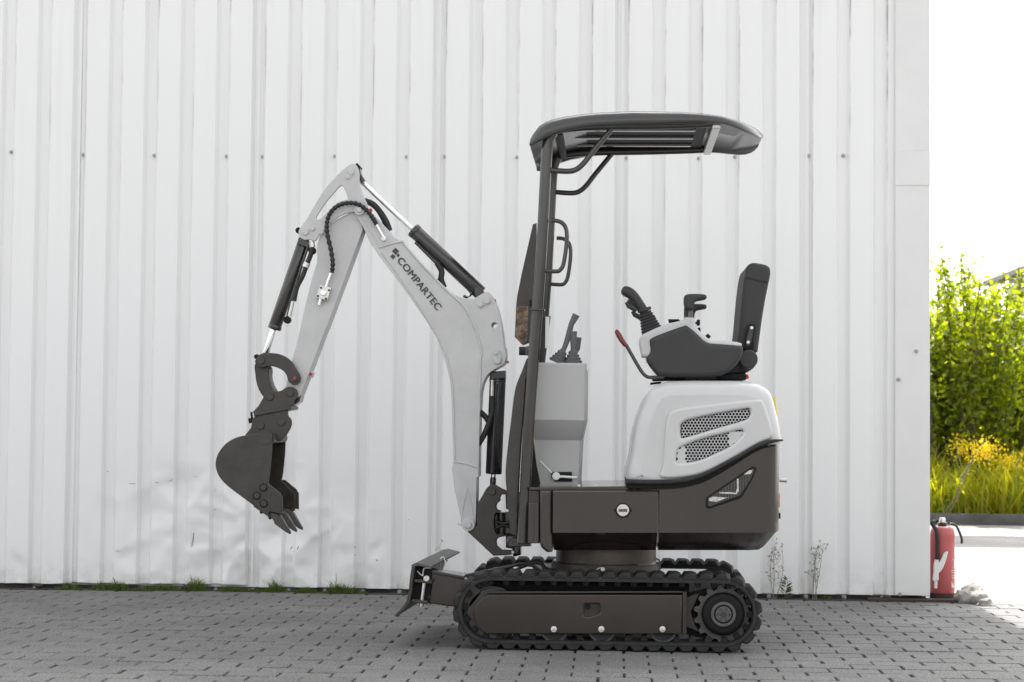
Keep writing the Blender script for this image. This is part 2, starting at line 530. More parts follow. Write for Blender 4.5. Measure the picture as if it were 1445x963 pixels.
xL = W(100, 832, WALL).x - 3 * 5 * PITCH
xs_seams = [xL + k * 5 * PITCH for k in range(20)]
TRIM = W(1262, 840, WALL).x
for k in range(len(xs_seams) - 1):
    a, b = xs_seams[k], min(xs_seams[k + 1], TRIM + .01)
    if a >= TRIM: break
    # x samples at profile corners
    s = (OPEN_ - FLOOR_) / 2
    ts = [0, s * .5, s, s + FLOOR_, OPEN_ - s * .5, OPEN_]
    fine = (W(170, 800, WALL).x < b and a < W(600, 800, WALL).x) or a < W(50, 800, WALL).x < b
    xs = {a, b}
    j = math.floor((a - X0) / PITCH) - 1
    while X0 + j * PITCH < b:
        for t in ts:
            x = X0 + j * PITCH + t
            if a < x < b: xs.add(x)
        if fine:
            for q in range(1, 9):
                x = X0 + j * PITCH + OPEN_ + (PITCH - OPEN_) * q / 9
                if a < x < b: xs.add(x)
            x = X0 + j * PITCH + s + FLOOR_ / 2
            if a < x < b: xs.add(x)
        j += 1
    xs = sorted(xs)
    zb = .028 + random.uniform(-.004, .006)
    zs = ([zb + i * .016 for i in range(62)] + [1.3, 2, 3.5, HT]) if fine else [zb, .5, 1.5, 3, HT]
    V, Fc = [], []
    off = .0 if k % 2 else -.0025
    wav = random.uniform(-1, 1)
    for z in zs:
        for x in xs:
            yy = WALL + rib(x) + off + (dent(x, z) if fine else 0) + .0015 * wav * math.sin(z * 2)
            dz = 0
            if z == zs[0] and fine: dz = .012 * noise.noise(Vector((x * 4, 1, 0)))
            V.append((x, yy, z + dz))
    n = len(xs)
    for i in range(len(zs) - 1):
        for q in range(n - 1):
            Fc.append((i * n + q, i * n + q + 1, (i + 1) * n + q + 1, (i + 1) * n + q))
    finish('wall_panel', pyd(V, Fc), 'wall_white', hall, 28)
# overlap lips between the sheets
for x in xs_seams:
    if x < TRIM:
        box('sheet_lap', (x - .004, WALL - .0045, .03), (x + .003, WALL - .0005, HT), 'wall_white', hall)
# corner flashing in three lapped lengths
zj1, zj2 = W(1285, 263, WALL).z, W(1285, 215, WALL).z
box('corner_trim', (TRIM, WALL - .030, .030), (CORNER, WALL + .05, zj1 + .03), 'trim_white', hall, .003)
box('corner_trim', (TRIM - .001, WALL - .034, zj1), (CORNER + .002, WALL + .05, zj2 + .004), 'trim_white', hall, .003)
box('corner_trim', (TRIM, WALL - .030, zj2 + .004), (CORNER, WALL + .05, HT), 'trim_white', hall, .003)
box('sun_block_core', (xs_seams[0], WALL + .055, 0), (CORNER - .03, WALL + 13, HT - .1), 'house_white', hall)  # unseen solid volume behind the sheets, added to block the sun
box('side_cladding', (CORNER - .028, WALL + .051, .03), (CORNER - .002, WALL + 13, HT), 'wall_white', hall)
box('roof', (xs_seams[0] - .1, WALL - .12, HT + .002), (CORNER + .12, WALL + 13.2, HT + .16), 'roof_grey', hall)
cy0, cy1 = 6.75 + 5.95 / math.tan(R(SUN_EL)), 8.25 + 5.95 / math.tan(R(SUN_EL))
box('yard_shade_slab', (CORNER + .13, cy0, HT + .10), (CORNER + 7, cy1, HT + .26), 'roof_grey', hall)  # unseen slab, added to cast a shadow band across the yard
box('plinth', (xs_seams[0], WALL + .0365, -.02), (CORNER - .01, WALL + .053, .02), 'plinth', hall)
q0 = W(1225, 848, WALL - .05)
box('base_rail', (q0.x, WALL - .075, -.004), (W(1358, 848, WALL).x, WALL + .01, .014), 'rust', hall, .003)
# screws: a row at mid height and a row along the foot
def screw_mesh():
    bm = bmesh.new()
    bmesh.ops.create_cone(bm, cap_ends=True, segments=12, radius1=.0105, radius2=.0105, depth=.003, matrix=Matrix.Rotation(R(90), 4, 'X'))
    bmesh.ops.create_cone(bm, cap_ends=True, segments=6, radius1=.007, radius2=.006, depth=.012, matrix=Matrix.Translation((0, -.005, 0)) @ Matrix.Rotation(R(90), 4, 'X'))
    return bm_mesh(bm)
scr = screw_mesh(); scr.materials.append(MATS['screw'])
def screw(px, py, sc=1.0):
    q = W(px, py, WALL + DEEP)
    o = bpy.data.objects.new('screw', scr); o.scale = (sc, sc, sc)
    link(o, hall, Vector((q.x, WALL + rib(q.x) - .004, q.z)))
for px, py in ((16, 215), (118, 219), (218, 220), (320, 221), (371, 222), (473, 221), (574, 222), (628, 222), (730, 223), (884, 224), (986, 224), (1037, 222), (1140, 220), (1190, 220)):
    screw(px, py)
for px in (50, 100, 150, 201, 253, 305, 357, 407, 459, 512, 564, 616, 1085, 1137, 1191, 1245):
    screw(px, 829 + px * .0115, 1.25)
for px, py in ((1270, 839), (1293, 496), (1268, 536)):
    q = W(px, py, WALL - .032); o = bpy.data.objects.new('screw', scr); link(o, hall, q)
for px, py in ((52, 830), (262, 829), (1253, 844)):
    q = W(px, py, WALL - .05)
    bm = bmesh.new(); bmesh.ops.create_uvsphere(bm, u_segments=12, v_segments=8, radius=.02)
    for v in bm.verts: v.co.x *= 1.25; v.co.z *= .65
    me = bm_mesh(bm); me.transform(Matrix.Translation((q.x, WALL - .022, max(.018, q.z)))); finish('rubber_buffer', me, 'rust', hall)

for (a, b, c_, d_, w_) in ((273, 752, 270, 772, .0035), (160, 815, 163, 827, .004), (262, 827, 268, 822, .006), (474, 809, 474, 830, .003), (408, 776, 411, 772, .004), (421, 771, 419, 776, .004), (470, 769, 478, 769, .0018),
                           (500, 771, 501, 774, .003), (498, 784, 502, 784, .002), (182, 683, 191, 683, .0018), (218, 681, 224, 682, .002), (236, 680, 247, 676, .002), (149, 666, 151, 666, .003), (160, 778, 170, 778, .0018),
                           (576, 734, 577, 735, .003), (275, 673, 276, 674, .003), (302, 692, 303, 693, .0025), (302, 720, 303, 721, .0025), (371, 820, 373, 829, .0025), (560, 825, 561, 832, .002), (530, 790, 533, 792, .004)):
    p0, p1 = W(a, b, WALL), W(c_, d_, WALL)
    for p in (p0, p1): p.y = WALL + rib(p.x) + dent(p.x, p.z) - .002
    if (p1 - p0).length < .006: p1 = p0 + Vector((.005, 0, .002))
    md = (p0 + p1) / 2 + Vector((.002, 0, .001)); md.y = WALL + rib(md.x) + dent(md.x, md.z) - .002
    tube('sheet_tear', [p0, md, p1], [w_ * .3, w_ * .6, w_ * .3], 'rust', hall, 6)

# ------------------------------------------------------------------ excavator
EX = empty('mini_excavator', (W(855, 900, 0).x, 0, 0), 'grey and black tracked mini excavator with canopy and folded digging arm', 'excavator')

# --- tracks
cl, cr, RAD = (693.0, 866.5), (1021.0, 868.0), 54.5
def stadium(r, n=18):
    pts = []
    for i in range(n + 1):
        a = math.pi / 2 + math.pi * i / n; pts.append((cl[0] + r * math.cos(a), cl[1] - r * math.sin(a)))
    for i in range(n + 1):
        a = -math.pi / 2 + math.pi * i / n; pts.append((cr[0] + r * math.cos(a), cr[1] - r * math.sin(a)))
    return pts
m0 = mpp(NEAR)
Wl, Wr = W(*cl, NEAR), W(*cr, NEAR)
zc = RAD * m0 + .001; Wl.z = Wr.z = zc
rb = 47.5 * m0
Lst = Wr.x - Wl.x; PER = 2 * Lst + 2 * math.pi * rb
def path(s):
    s %= PER
    if s < Lst: return Vector((Wl.x + s, 0, zc + rb)), 0
    s -= Lst
    if s < math.pi * rb:
        a = s / rb; return Vector((Wr.x + rb * math.sin(a), 0, zc + rb * math.cos(a))), a
    s -= math.pi * rb
    if s < Lst: return Vector((Wr.x - s, 0, zc - rb)), math.pi
    s -= Lst; a = s / rb
    return Vector((Wl.x - rb * math.sin(a), 0, zc - rb * math.cos(a))), math.pi + a
def lug_mesh():
    rows = [(-.09, .030, .017, -.006), (-.075, .032, .021, -.004), (-.01, .030, .021, .008), (.01, .030, .021, .008), (.075, .032, .021, -.004), (.09, .030, .017, -.006)]
    V = []
    for y, hw, h, sx in rows:
        V += [(-hw + sx, y, -.002), (hw + sx, y, -.002), (hw * .55 + sx, y, h), (-hw * .55 + sx, y, h)]
    Fc = []
    for i in range(len(rows) - 1):
        for k in range(4): Fc.append((i * 4 + k, i * 4 + (k + 1) % 4, i * 4 + 4 + (k + 1) % 4, i * 4 + 4 + k))
    Fc += [(3, 2, 1, 0), tuple(len(V) - 4 + k for k in range(4))]
    bm = bmesh.new(); bm.from_mesh(pyd(V, Fc)); bmesh.ops.bevel(bm, geom=bm.edges[:], offset=.0022, segments=1, affect='EDGES')
    me = bm_mesh(bm); me.materials.append(MATS['rubber']); me.shade_smooth(); me.set_sharp_from_angle(angle=R(30)); return me
LUG = lug_mesh()
def tooth_in():
    me = box_mesh((-.016, -.030, -.024), (.016, .030, .004), .004)
    for v in me.vertices:
        if v.co.z < -.01: v.co.x *= .7
    me.materials.append(MATS['rubber']); return me
TOOTH = tooth_in()
NL = 42
for yc, nearside in ((-.38, True), (.38, False)):
    y0, y1 = yc - .09, yc + .09
    # belt
    V, Fc, NS = [], [], 120
    for i in range(NS):
        p, a = path(PER * i / NS); nv = Vector((math.sin(a), 0, math.cos(a)))
        for y, d in ((y0, -.016), (y0, -.004), (y0 + .006, .002), (y1 - .006, .002), (y1, -.004), (y1, -.016), (y1 - .05, -.017), (y0 + .05, -.017)):
            V.append(p + nv * d + Vector((0, y, 0)))
    for i in range(NS):
        j = (i + 1) % NS
        for k in range(8): Fc.append((i * 8 + k, i * 8 + (k + 1) % 8, j * 8 + (k + 1) % 8, j * 8 + k))
    bm = bmesh.new(); bm.from_mesh(pyd(V, Fc))
    belt = finish('track_belt', bm_mesh(bm), 'rubber', EX, 40)
    for i in range(NL):
        p, a = path(PER * (i + .37) / NL)
        o = bpy.data.objects.new('track_lug', LUG); o.rotation_euler = (0, a, 0)
        link(o, belt, p + Vector((0, yc, 0)))
        if nearside:
            p, a = path(PER * (i + .87) / NL)
            o = bpy.data.objects.new('drive_lug', TOOTH); o.rotation_euler = (0, a, 0)
            link(o, belt, p + Vector((0, yc, 0)) - Vector((math.sin(a), 0, math.cos(a))) * .015)
def ypx(y): return y
# near undercarriage side
fr = S1([(760, 697), (700, 697), (655, 660), (628, 615), (620, 570), (628, 520), (650, 475), (690, 440), (720, 430)]) + S2([(685, 384), (685, 650)])
notch = fillet(S2([(18, 442), (128, 442), (130, 512), (95, 522), (70, 534), (18, 534)]), 3)
frame = plate('track_frame', fr, -.455, -.31, 'body_black', EX, .004, [notch])
plate('frame_slot_plate', S2([(5, 430), (140, 430), (140, 545), (5, 545)]), -.425, -.42, 'dark_steel', frame, .001)
disc('slot_bolt', *S2([(48, 465)])[0], 3.2, -.44, -.425, 'matte_black', frame)
plate('frame_end_plate', S2([(690, 362), (718, 362), (718, 655), (690, 655)]), -.448, -.30, 'dark_steel', frame, .003)
plate('frame_top_flange', S1([(716, 408), (716, 424)]) + S2([(690, 372), (690, 358)]), -.45, -.33, 'cyl_black', frame, .002)
plate('sprocket_yoke', S2([(715, 400), (800, 375), (770, 450), (745, 500), (775, 590), (810, 640), (715, 600)]), -.40, -.38, 'dark_steel', frame, .002)
ptube('weld_bead', S2([(694, 370), (694, 648)]), -.455, .9, 'dark_steel', frame, 0, 6)
for px in (781.5, 848.5, 935):
    b = disc('roller_bolt', px, 888.5, 4.3, -.469, -.455, 'white_bolt', frame, 16, .003)
    disc('bolt_head', px, 888.5, 2.3, -.475, -.469, 'zinc', b, 6, .001)
    w = disc('track_roller', px + 1, 888, 20, -.43, -.40, 'wheel_grey', EX, 32, .004)
    disc('roller_rim', px + 1, 888, 16.5, -.434, -.43, 'rubber', w, 32, .001)
    disc('roller_inner', px + 1, 888, 20, -.36, -.33, 'wheel_grey', w, 32, .004)
idl = disc('idler_wheel', 694, 866.5, 36, -.40, -.36, 'wheel_grey', EX, 40, .005)
disc('idler_rim', 694, 866.5, 40, -.39, -.37, 'dark_steel', idl, 40, .004, 33)
# sprocket
NT = 15; gear = []
for i in range(NT):
    for k, rr in ((-.36, 36.5), (-.18, 42.5), (.12, 42.5), (.32, 36.5)):
        a = 2 * math.pi * (i + k) / NT; gear.append((1021 + rr * math.cos(a), 867.5 + rr * math.sin(a)))
spk = plate('drive_sprocket', gear, -.405, -.375, 'wheel_grey', EX, .003)
disc('drive_housing', 1021, 867.5, 39, -.36, -.28, 'matte_black', spk, 36, .004)
plate('housing_arm', S2([(700, 380), (860, 340), (860, 690), (700, 650)]), -.355, -.30, 'matte_black', spk, .004)
disc('motor_cover', 1021, 867.5, 30.5, -.452, -.40, 'matte_black', spk, 40, .018)
disc('hub_ring', 1021, 867.5, 17.8, -.466, -.452, 'wheel_grey', spk, 36, .004, 13)
disc('hub_cap', 1021, 867.5, 11.5, -.468, -.452, 'wheel_grey', spk, 30, .004)
disc('hub_nut', 1021, 867.5, 4.5, -.474, -.468, 'dark_steel', spk, 6, .001)
for i in range(6):
    a = i * math.pi / 3; disc('hub_bolt', 1021 + 8.3 * math.cos(a), 867.5 + 8.3 * math.sin(a), 1.6, -.471, -.468, 'dark_steel', spk, 8, .0006)
# far side, seen only through gaps
def wx(px, Y=NEAR): return W(px, 866, NEAR).x
box('track_frame', (wx(675), .31, zc - .08), (wx(965), .45, zc + .07), 'body_black', EX, .01)
for px in (694, 1021):
    me = bpy.data.meshes.new('m'); bm = bmesh.new()
    bmesh.ops.create_cone(bm, cap_ends=True, segments=30, radius1=.115, radius2=.115, depth=.05, matrix=Matrix.Translation((wx(px), .38, zc)) @ Matrix.Rotation(R(90), 4, 'X'))
    finish('idler_wheel' if px == 694 else 'drive_sprocket', bm_mesh(bm), 'wheel_grey', EX)
# centre frame under the slew ring
box('frame_upper_beam', (wx(690), -.33, zc + .05), (wx(975), -.27, zc + .108), 'matte_black', EX, .004)
box('undercarriage_frame', (wx(742), -.30, .12), (wx(925), .30, .30), 'dark_steel', EX, .02)
def vcyl(name, x, y, z0, z1, r, material, parent, n=48, bevel=.003):
    bm = bmesh.new()
    bmesh.ops.create_cone(bm, cap_ends=True, segments=n, radius1=r, radius2=r, depth=z1 - z0, matrix=Matrix.Translation((x, y, (z0 + z1) / 2)))
    if bevel: bmesh.ops.bevel(bm, geom=[e for e in bm.edges if len(e.link_faces) == 2 and e.calc_face_angle(0) > 1], offset=bevel, segments=2, affect='EDGES')
    return finish(name, bm_mesh(bm), material, parent)
xs_ = W(860, 790, 0).x - .015
zt = W(850, 779, -.2).z
sr = vcyl('slew_ring', xs_, 0, .30, zt + .03, .215, 'brass', EX)
vcyl('ring_flange', xs_, 0, .29, .325, .235, 'brass', sr)
vcyl('ring_gear', xs_, 0, .325, .335, .228, 'cyl_black', sr)

# --- dozer blade
bl = [(200, 228), (187, 300), (178, 400), (163, 470), (135, 515), (78, 575), (92, 580), (150, 525), (183, 480), (200, 400), (210, 300), (222, 236)]
YB = -.47
prof = [W(p[0], p[1], YB) for p in S1(bl)]
blade = loft('dozer_blade', [[Vector((p.x + s * .045, y, p.z)) for p in prof] for y, s in ((YB, 0), (.44, 1))], 'dark_steel', EX, 30)
lip = [W(p[0], p[1], YB) for p in S1([(190, 236), (205, 222), (240, 215), (330, 238), (330, 248), (240, 232), (205, 240)])]
loft('blade_top_lip', [[Vector((p.x + s * .045, y, p.z)) for p in lip] for y, s in ((YB - .001, 0), (.44, 1))], 'wheel_grey', blade, 30)
plate('blade_gusset', S1([(205, 240), (330, 250), (330, 350), (305, 490), (195, 470), (190, 340)]), -.42, -.405, 'matte_black', blade, .003)
plate('clevis_plate', S1([(215, 325), (335, 335), (332, 358), (215, 348)]), -.465, -.33, 'dark_steel', blade, .003)
plate('clevis_plate', S1([(200, 460), (305, 475), (302, 498), (195, 482)]), -.465, -.33, 'dark_steel', blade, .003)
ptube('hinge_pin', S1([(285, 320), (262, 510)]), -.44, 3.2, 'chrome', blade, 0, 14)
disc('pin_head', *S1([(297, 322)])[0], 4.2, -.47, -.45, 'zinc', blade)
ptube('retaining_clip', S1([(272, 305), (278, 262), (290, 250), (330, 250)]), -.455, .9, 'zinc', blade, 4, 8)
ptube('retaining_clip', S1([(235, 270), (255, 292), (270, 302)]), -.455, .8, 'zinc', blade, 4, 8)
arm_b = plate('blade_arm', S1([(290, 262), (350, 268), (545, 318), (620, 345), (680, 420), (600, 520), (470, 512), (310, 490), (330, 350)]), -.40, -.29, 'body_black', blade, .006)
plate('arm_top_bar', S1([(300, 258), (552, 305), (552, 325), (300, 280)]), -.41, -.30, 'cyl_black', arm_b, .003)
plate('blade_strut', S1([(555, 295), (900, 222), (905, 236), (700, 290), (580, 330)]), -.26, -.22, 'dark_steel', EX, .003)
o = plate('blade_arm', S1([(345, 262), (600, 300), (640, 440), (370, 420)]), .20, .31, 'body_black', blade, .006)
ptube('pin_loop', S1([(390, 245), (395, 185), (420, 182), (412, 245)]), -.1, 1.1, 'zinc', blade, 3, 8)
for i, (pts, Y) in enumerate(((S1([(830, 300), (870, 245), (930, 222), (1000, 228), (1050, 255), (1085, 285)]), -.24),
                              (S1([(870, 310), (910, 262), (970, 235), (1030, 215), (1080, 225), (1100, 262)]), -.2),
                              (S1([(940, 228), (1020, 208), (1075, 212), (1110, 250), (1180, 270)]), -.16))):
    ptube('hydraulic_hose', pts, Y, 2.2, 'hose', EX, 6)
ptube('grease_pipe', S2([(45, 240), (100, 215), (130, 200), (150, 200)]), -.30, .9, 'zinc', EX, 3, 8)
disc('grease_nipple', *S2([(147, 212)])[0], 3.2, -.31, -.29, 'zinc', EX, 10)
disc('grease_nipple', *S2([(60, 252)])[0], 1.6, -.31, -.30, 'white_bolt', EX, 8)

# --- upper body (lofted along X)
def body(name, x_st, top, bot_edge, bottom, hw, inset, material):
    rings = []
    for i, px in enumerate(x_st):
        w = hw[i]
        a = W(px, top[i], -.45); b = W(px, bot_edge[i], -.45); c = W(px, bottom[i], -.45)
        x = a.x; w2 = w - inset[i]; e = .006
        rings.append([Vector((x, -w, b.z)), Vector((x, -w, a.z - e)), Vector((x, -w + e, a.z)), Vector((x, w - e, a.z)), Vector((x, w, a.z - e)), Vector((x, w, b.z)),
                      Vector((x, w2, c.z)), Vector((x, -w2, c.z))])
    return loft(name, rings, material, EX, 30)
pf = [730 + .2907 * x for x in (174, 300, 420, 540, 680)]
front = body('side_panel', pf, [692.5] * 5, [752] * 5, [780.5] * 5, [.45] * 5, [.17] * 5, 'body_black')
xr = 730 + .2907 * 1278
def bezel_top(px):
    t = A8([(688, 583), (760, 580), (830, 570), (900, 550), (960, 520), (1030, 478), (1080, 448), (1130, 412), (1180, 388), (1230, 374), (1285, 366)])
    for (a, b), (c, d) in zip(t, t[1:]):
        if a <= px <= c: return b + (d - b) * (px - a) / (c - a)
    return t[0][1] if px < t[0][0] else t[-1][1]
Rr = .075
stx, hwx, btm, ins, bed = [], [], [], [], []
x0p = 730 + .2907 * 690
for i in range(13):
    stx.append(x0p + (xr - 26 - x0p) * i / 12); hwx.append(.45)
for i in range(1, 9):
    a = i / 8 * math.pi / 2; stx.append(xr - 26 + 26 * math.sin(a)); hwx.append(.45 - Rr * (1 - math.cos(a)))
for px in stx:
    k = max(0, (px - (730 + .2907 * 1180)) / (xr - (730 + .2907 * 1180)))
    btm.append(780.5 - 27 * k ** 1.5); bed.append(752 - 1.5 * k); ins.append(.17)
rear = body('side_panel', stx, [bezel_top(p) for p in stx], bed, btm, hwx, ins, 'body_black')
# front upright column of the body
plate('corner_post', A8([(108, 592), (168, 592), (168, 893), (142, 893), (116, 870), (108, 845)]), -.44, .44, 'body_black', EX, .012)
plate('front_bracket', A8([(55, 592), (108, 592), (108, 850), (62, 850), (50, 840)]), -.40, .2, 'cyl_black', EX, .004)
plate('hinge_plate', A8([(55, 655), (104, 655), (104, 850), (50, 850)]), -.43, -.40, 'body_black', EX, .003)
ptube('weld_bead', A8([(82, 655), (80, 848)]), -.431, .8, 'dark_steel', EX, 0, 6)
plate('floor_plate', A8([(58, 578), (540, 572), (540, 592), (58, 592)]), -.43, .43, 'tube_black', EX, .003)
for a in (300, 380, 440, 505):
    p = A8([(a, 568)])[0]; q = W(p[0], p[1], -.2)
    disc('floor_bolt', p[0], p[1] + 1, 2.5, -.3, -.28, 'zinc', EX, 8)
# panel lock
lk = A8([(513, 690)])[0]
lock = disc('panel_lock', lk[0], lk[1], 10.5, -.455, -.45, 'matte_black', front, 28, .001)
disc('lock_barrel', lk[0], lk[1], 8.8, -.463, -.455, 'zinc', lock, 28, .003)
plate('lock_slot', fillet([(lk[0] - 12.5, lk[1] - 2.2), (lk[0] + 12.5, lk[1] - 2.2), (lk[0] + 12.5, lk[1] + 2.2), (lk[0] - 12.5, lk[1] + 2.2)], 2), -.4535, -.451, 'matte_black', lock, .0005)
plate('lock_key', [(lk[0] - 6, lk[1] - 2), (lk[0] + 6, lk[1] - 2), (lk[0] + 6, lk[1] + 2), (lk[0] - 6, lk[1] + 2)], -.466, -.463, 'wheel_grey', lock, .001)
# lamp set into the rear panel
lamp_o = fillet(B6([(248, 762), (600, 525), (632, 535), (600, 620), (515, 765), (262, 848), (246, 830)]), 4)
lamp = plate('rear_lamp', lamp_o, -.456, -.446, 'matte_black', rear, .003)
lamp_i = B6([(262, 768), (604, 540), (612, 560), (590, 615), (505, 745), (280, 828), (262, 820)])
plate('lamp_back', lamp_i, -.4585, -.456, 'tube_black', lamp, .0005)
for i, x in enumerate(range(330, 590, 22)):
    ys = [y for y in range(520, 850, 4) if inside((950 + .1869 * x, 560 + .1869 * y), lamp_i)]
    if len(ys) > 3: ptube('lamp_fin', B6([(x, ys[0] + 4), (x, ys[-1] - 4)]), -.4615, .7, 'wheel_grey', lamp, 0, 6)
plate('reflector', B6([(345, 722), (430, 720), (472, 728), (482, 690), (480, 620), (494, 620), (496, 715), (478, 738), (350, 732)]), -.465, -.4605, 'lens_silver', lamp, .001)
plate('reflector', B6([(268, 768), (300, 755), (400, 762), (440, 750), (330, 795), (272, 790)]), -.464, -.4605, 'lens_silver', lamp, .001)
plate('reflector', B6([(530, 590), (575, 555), (600, 555), (585, 585)]), -.464, -.4605, 'lens_silver', lamp, .001)
# rear fittings
q = W(1103, 676, 0)
bm = bmesh.new(); bmesh.ops.create_cone(bm, cap_ends=True, segments=14, radius1=.008, radius2=.010, depth=.03, matrix=Matrix.Translation((q.x - .012, -.2, q.z)) @ Matrix.Rotation(R(90), 4, 'Y'))
finish('rear_knob', bm_mesh(bm), 'zinc', EX)
q = W(1099, 706, -.3); box('rear_reflector', (q.x - .02, -.30, q.z - .03), (q.x + .004, -.2, q.z + .03), 'red_plastic', EX, .003)
q = W(1102, 729, -.3); box('rear_bracket', (q.x - .03, -.25, q.z - .012), (q.x + .003, -.2, q.z + .012), 'matte_black', EX, .002)

# --- hood
HY = -.425
hood_o = crom(A8([(535, 560), (548, 420), (568, 290), (600, 185), (640, 112), (690, 74), (760, 60), (950, 58), (1110, 62), (1185, 80), (1235, 122), (1262, 210), (1280, 300), (1285, 380), (1240, 420), (1100, 520), (950, 590), (700, 610)]), 4)
hood = plate('engine_hood', hood_o, HY, -HY, 'hood_paint', EX, .06, res=5, smooth=60)
v1 = crom(A8([(792, 285), (800, 268), (830, 250), (960, 222), (1100, 197), (1128, 198), (1130, 225), (1105, 252), (1000, 282), (900, 312), (820, 335), (795, 335)]), 3)
v2 = crom(A8([(772, 440), (778, 400), (800, 380), (900, 342), (1000, 318), (1080, 300), (1096, 308), (1085, 332), (1040, 375), (960, 415), (880, 448), (800, 460), (775, 458)]), 3)
pan_o = crom(A8([(700, 532), (706, 470), (716, 330), (728, 240), (765, 200), (900, 178), (1080, 158), (1170, 152), (1196, 165), (1222, 240), (1240, 330), (1180, 362), (1080, 420), (960, 486), (850, 524)]), 4)
panel = plate('hood_side_panel', pan_o, HY - .014, HY + .02, 'hood_paint', hood, .011, [v1, v2], res=3, smooth=60)
for vp in (v1, v2):
    gb = plate('vent_back', vp, HY - .0025, HY + .01, 'matte_black', hood, .0005)
    # perforated sheet: hexagon webs
    V, Fc = [], []
    pit = 4.7; xs0 = min(p[0] for p in vp); ys0 = min(p[1] for p in vp); r_, yy, rw = pit / math.sqrt(3), ys0, 0
    while yy < max(p[1] for p in vp) + pit:
        xx = xs0 + (pit / 2 if rw % 2 else 0)
        while xx < max(p[0] for p in vp) + pit:
            if inside((xx, yy), vp):
                k = len(V)
                solid = vp is v2 and (xx < 730 + .2907 * 815 or xx > 730 + .2907 * 1030)
                for rr in (r_ * 1.02, r_ * (.78 if not solid else .12)):
                    for i in range(6):
                        a = math.pi / 6 + i * math.pi / 3
                        V.append(W(xx + rr * math.cos(a), yy + rr * math.sin(a), HY - .0055))
                for i in range(6):
                    j = (i + 1) % 6; Fc.append((k + i, k + j, k + 6 + j, k + 6 + i))
            xx += pit
        yy += pit * math.sqrt(3) / 2; rw += 1
    finish('vent_mesh', pyd(V, Fc), 'hood_paint', hood, 0)
seal = A8([(528, 548), (620, 550), (700, 550), (770, 547), (830, 537), (900, 516), (960, 488), (1020, 456), (1080, 424), (1130, 393), (1180, 368), (1235, 352), (1292, 348)])
sc_ = crom(seal, 3, False)
nsc = len(sc_)
def tp_(i): return min(1, (nsc - 1 - i) / 6 + .25)
so = [(p[0], p[1] - 2.6 * tp_(i)) for i, p in enumerate(sc_)] + [(p[0], p[1] + 4.2 * tp_(i)) for i, p in reversed(list(enumerate(sc_)))]
plate('rubber_seal', so, -.462, .462, 'rubber', EX, .008)
sc2 = sc_[:-4]
so2 = [(p[0], p[1] + 3) for p in sc2] + [(p[0], p[1] + 10) for p in reversed(sc2)]
plate('seal_gap', so2, -.44, .44, 'matte_black', EX, .004)
st_ = A8([(1246, 140), (1254, 140), (1271, 272), (1262, 276)])
# warning strip on the rear of the hood
pa, pb = W(*st_[0], -.36), W(*st_[3], -.36)
V = [Vector((pa.x + .004, -.36, pa.z)), Vector((pa.x + .012, -.30, pa.z)), Vector((pb.x + .012, -.30, pb.z)), Vector((pb.x + .004, -.36, pb.z))]
me = pyd(V + [v + Vector((-.02, 0, 0)) for v in V], [(0, 1, 2, 3), (7, 6, 5, 4), (0, 4, 5, 1), (1, 5, 6, 2), (2, 6, 7, 3), (3, 7, 4, 0)])
finish('warning_sticker', me, 'yellow', hood, 0)

# --- front control pedestal
PY_ = -.30
prf = [(125, 0), (370, 0), (455, .075), (655, .075)]
def ped_x(y):   # left, right pixel edges (A4) at height y
    Lf = [(125, 600), (370, 590), (455, 577), (480, 575), (655, 600)]
    Rt = [(125, 806), (165, 807), (370, 803), (455, 785), (655, 775)]
    def it(t):
        for (a, b), (c, d) in zip(t, t[1:]):
            if a <= y <= c: return b + (d - b) * (y - a) / (c - a)
        return t[-1][1]
    return it(Lf) - 25, it(Rt)
rings = []
for y, dy in ((655, .075), (560, .075), (480, .075), (455, .073), (449, .068), (376, .004), (368, 0), (250, 0), (135, 0), (126, .006)):
    l_, r_ = ped_x(y); (ax, ay), (bx, by) = A4([(l_, y), (r_, y)])
    a, b = W(ax, ay, PY_), W(bx, by, PY_)
    rings.append([Vector((a.x, PY_ + dy, a.z)), Vector((b.x - .008, PY_ + dy, a.z)), Vector((b.x, PY_ + dy + .008, a.z)), Vector((b.x, .28, a.z)), Vector((a.x, .28, a.z))])
ped = loft('control_pedestal', rings, 'pedestal_paint', EX, 25)
plate('pedestal_slot', A8([(165, 503), (265, 503), (265, 550), (185, 550), (165, 530)]), PY_ + .066, PY_ + .074, 'matte_black', ped, .001)
lev = disc('latch_hub', *A8([(188, 524)])[0], 5.8, PY_ + .045, PY_ + .068, 'white_plastic', ped, 20, .004)
ptube('latch_lever', A8([(200, 528), (215, 526), (290, 531)]), PY_ + .05, 1.9, 'white_plastic', lev, 0)
ptube('latch_lever', A8([(168, 508), (150, 490), (110, 450)]), PY_ + .05, 1.1, 'white_plastic', lev, 0)
plate('pedestal_tab', A4([(800, 122), (814, 124), (812, 162), (803, 160)]), -.28, -.27, 'zinc', ped, .001)
for cx, top in ((292, ((330, 850), (352, 790), (378, 690), (408, 632))), (388, ((388, 868), (390, 830), (390, 735)))):
    prof2 = [(930, 48), (918, 50), (912, 40), (900, 42), (894, 32), (882, 34), (876, 24), (862, 26), (855, 16), (845, 14)]
    Y = -.12
    pts, rad = [], []
    for y, r in prof2:
        k = (930 - y) / 85; x = cx + (top[0][0] - cx) * k
        pts.append(W(*A6([(x, y)])[0], Y)); rad.append(r * .2284 * mpp(Y) * 1.15)
    bw = tube('lever_bellows', pts, rad, 'plastic_mid', EX, 20, 60)
    lp = [W(*p, Y) for p in A6(list(top))]
    tube('control_lever', lp, [.010] + [.012] * (len(lp) - 2) + [.016], 'plastic_mid', bw, 12)
pts = [W(*p, .02) for p in A6([(398, 870), (412, 840), (420, 772)])]
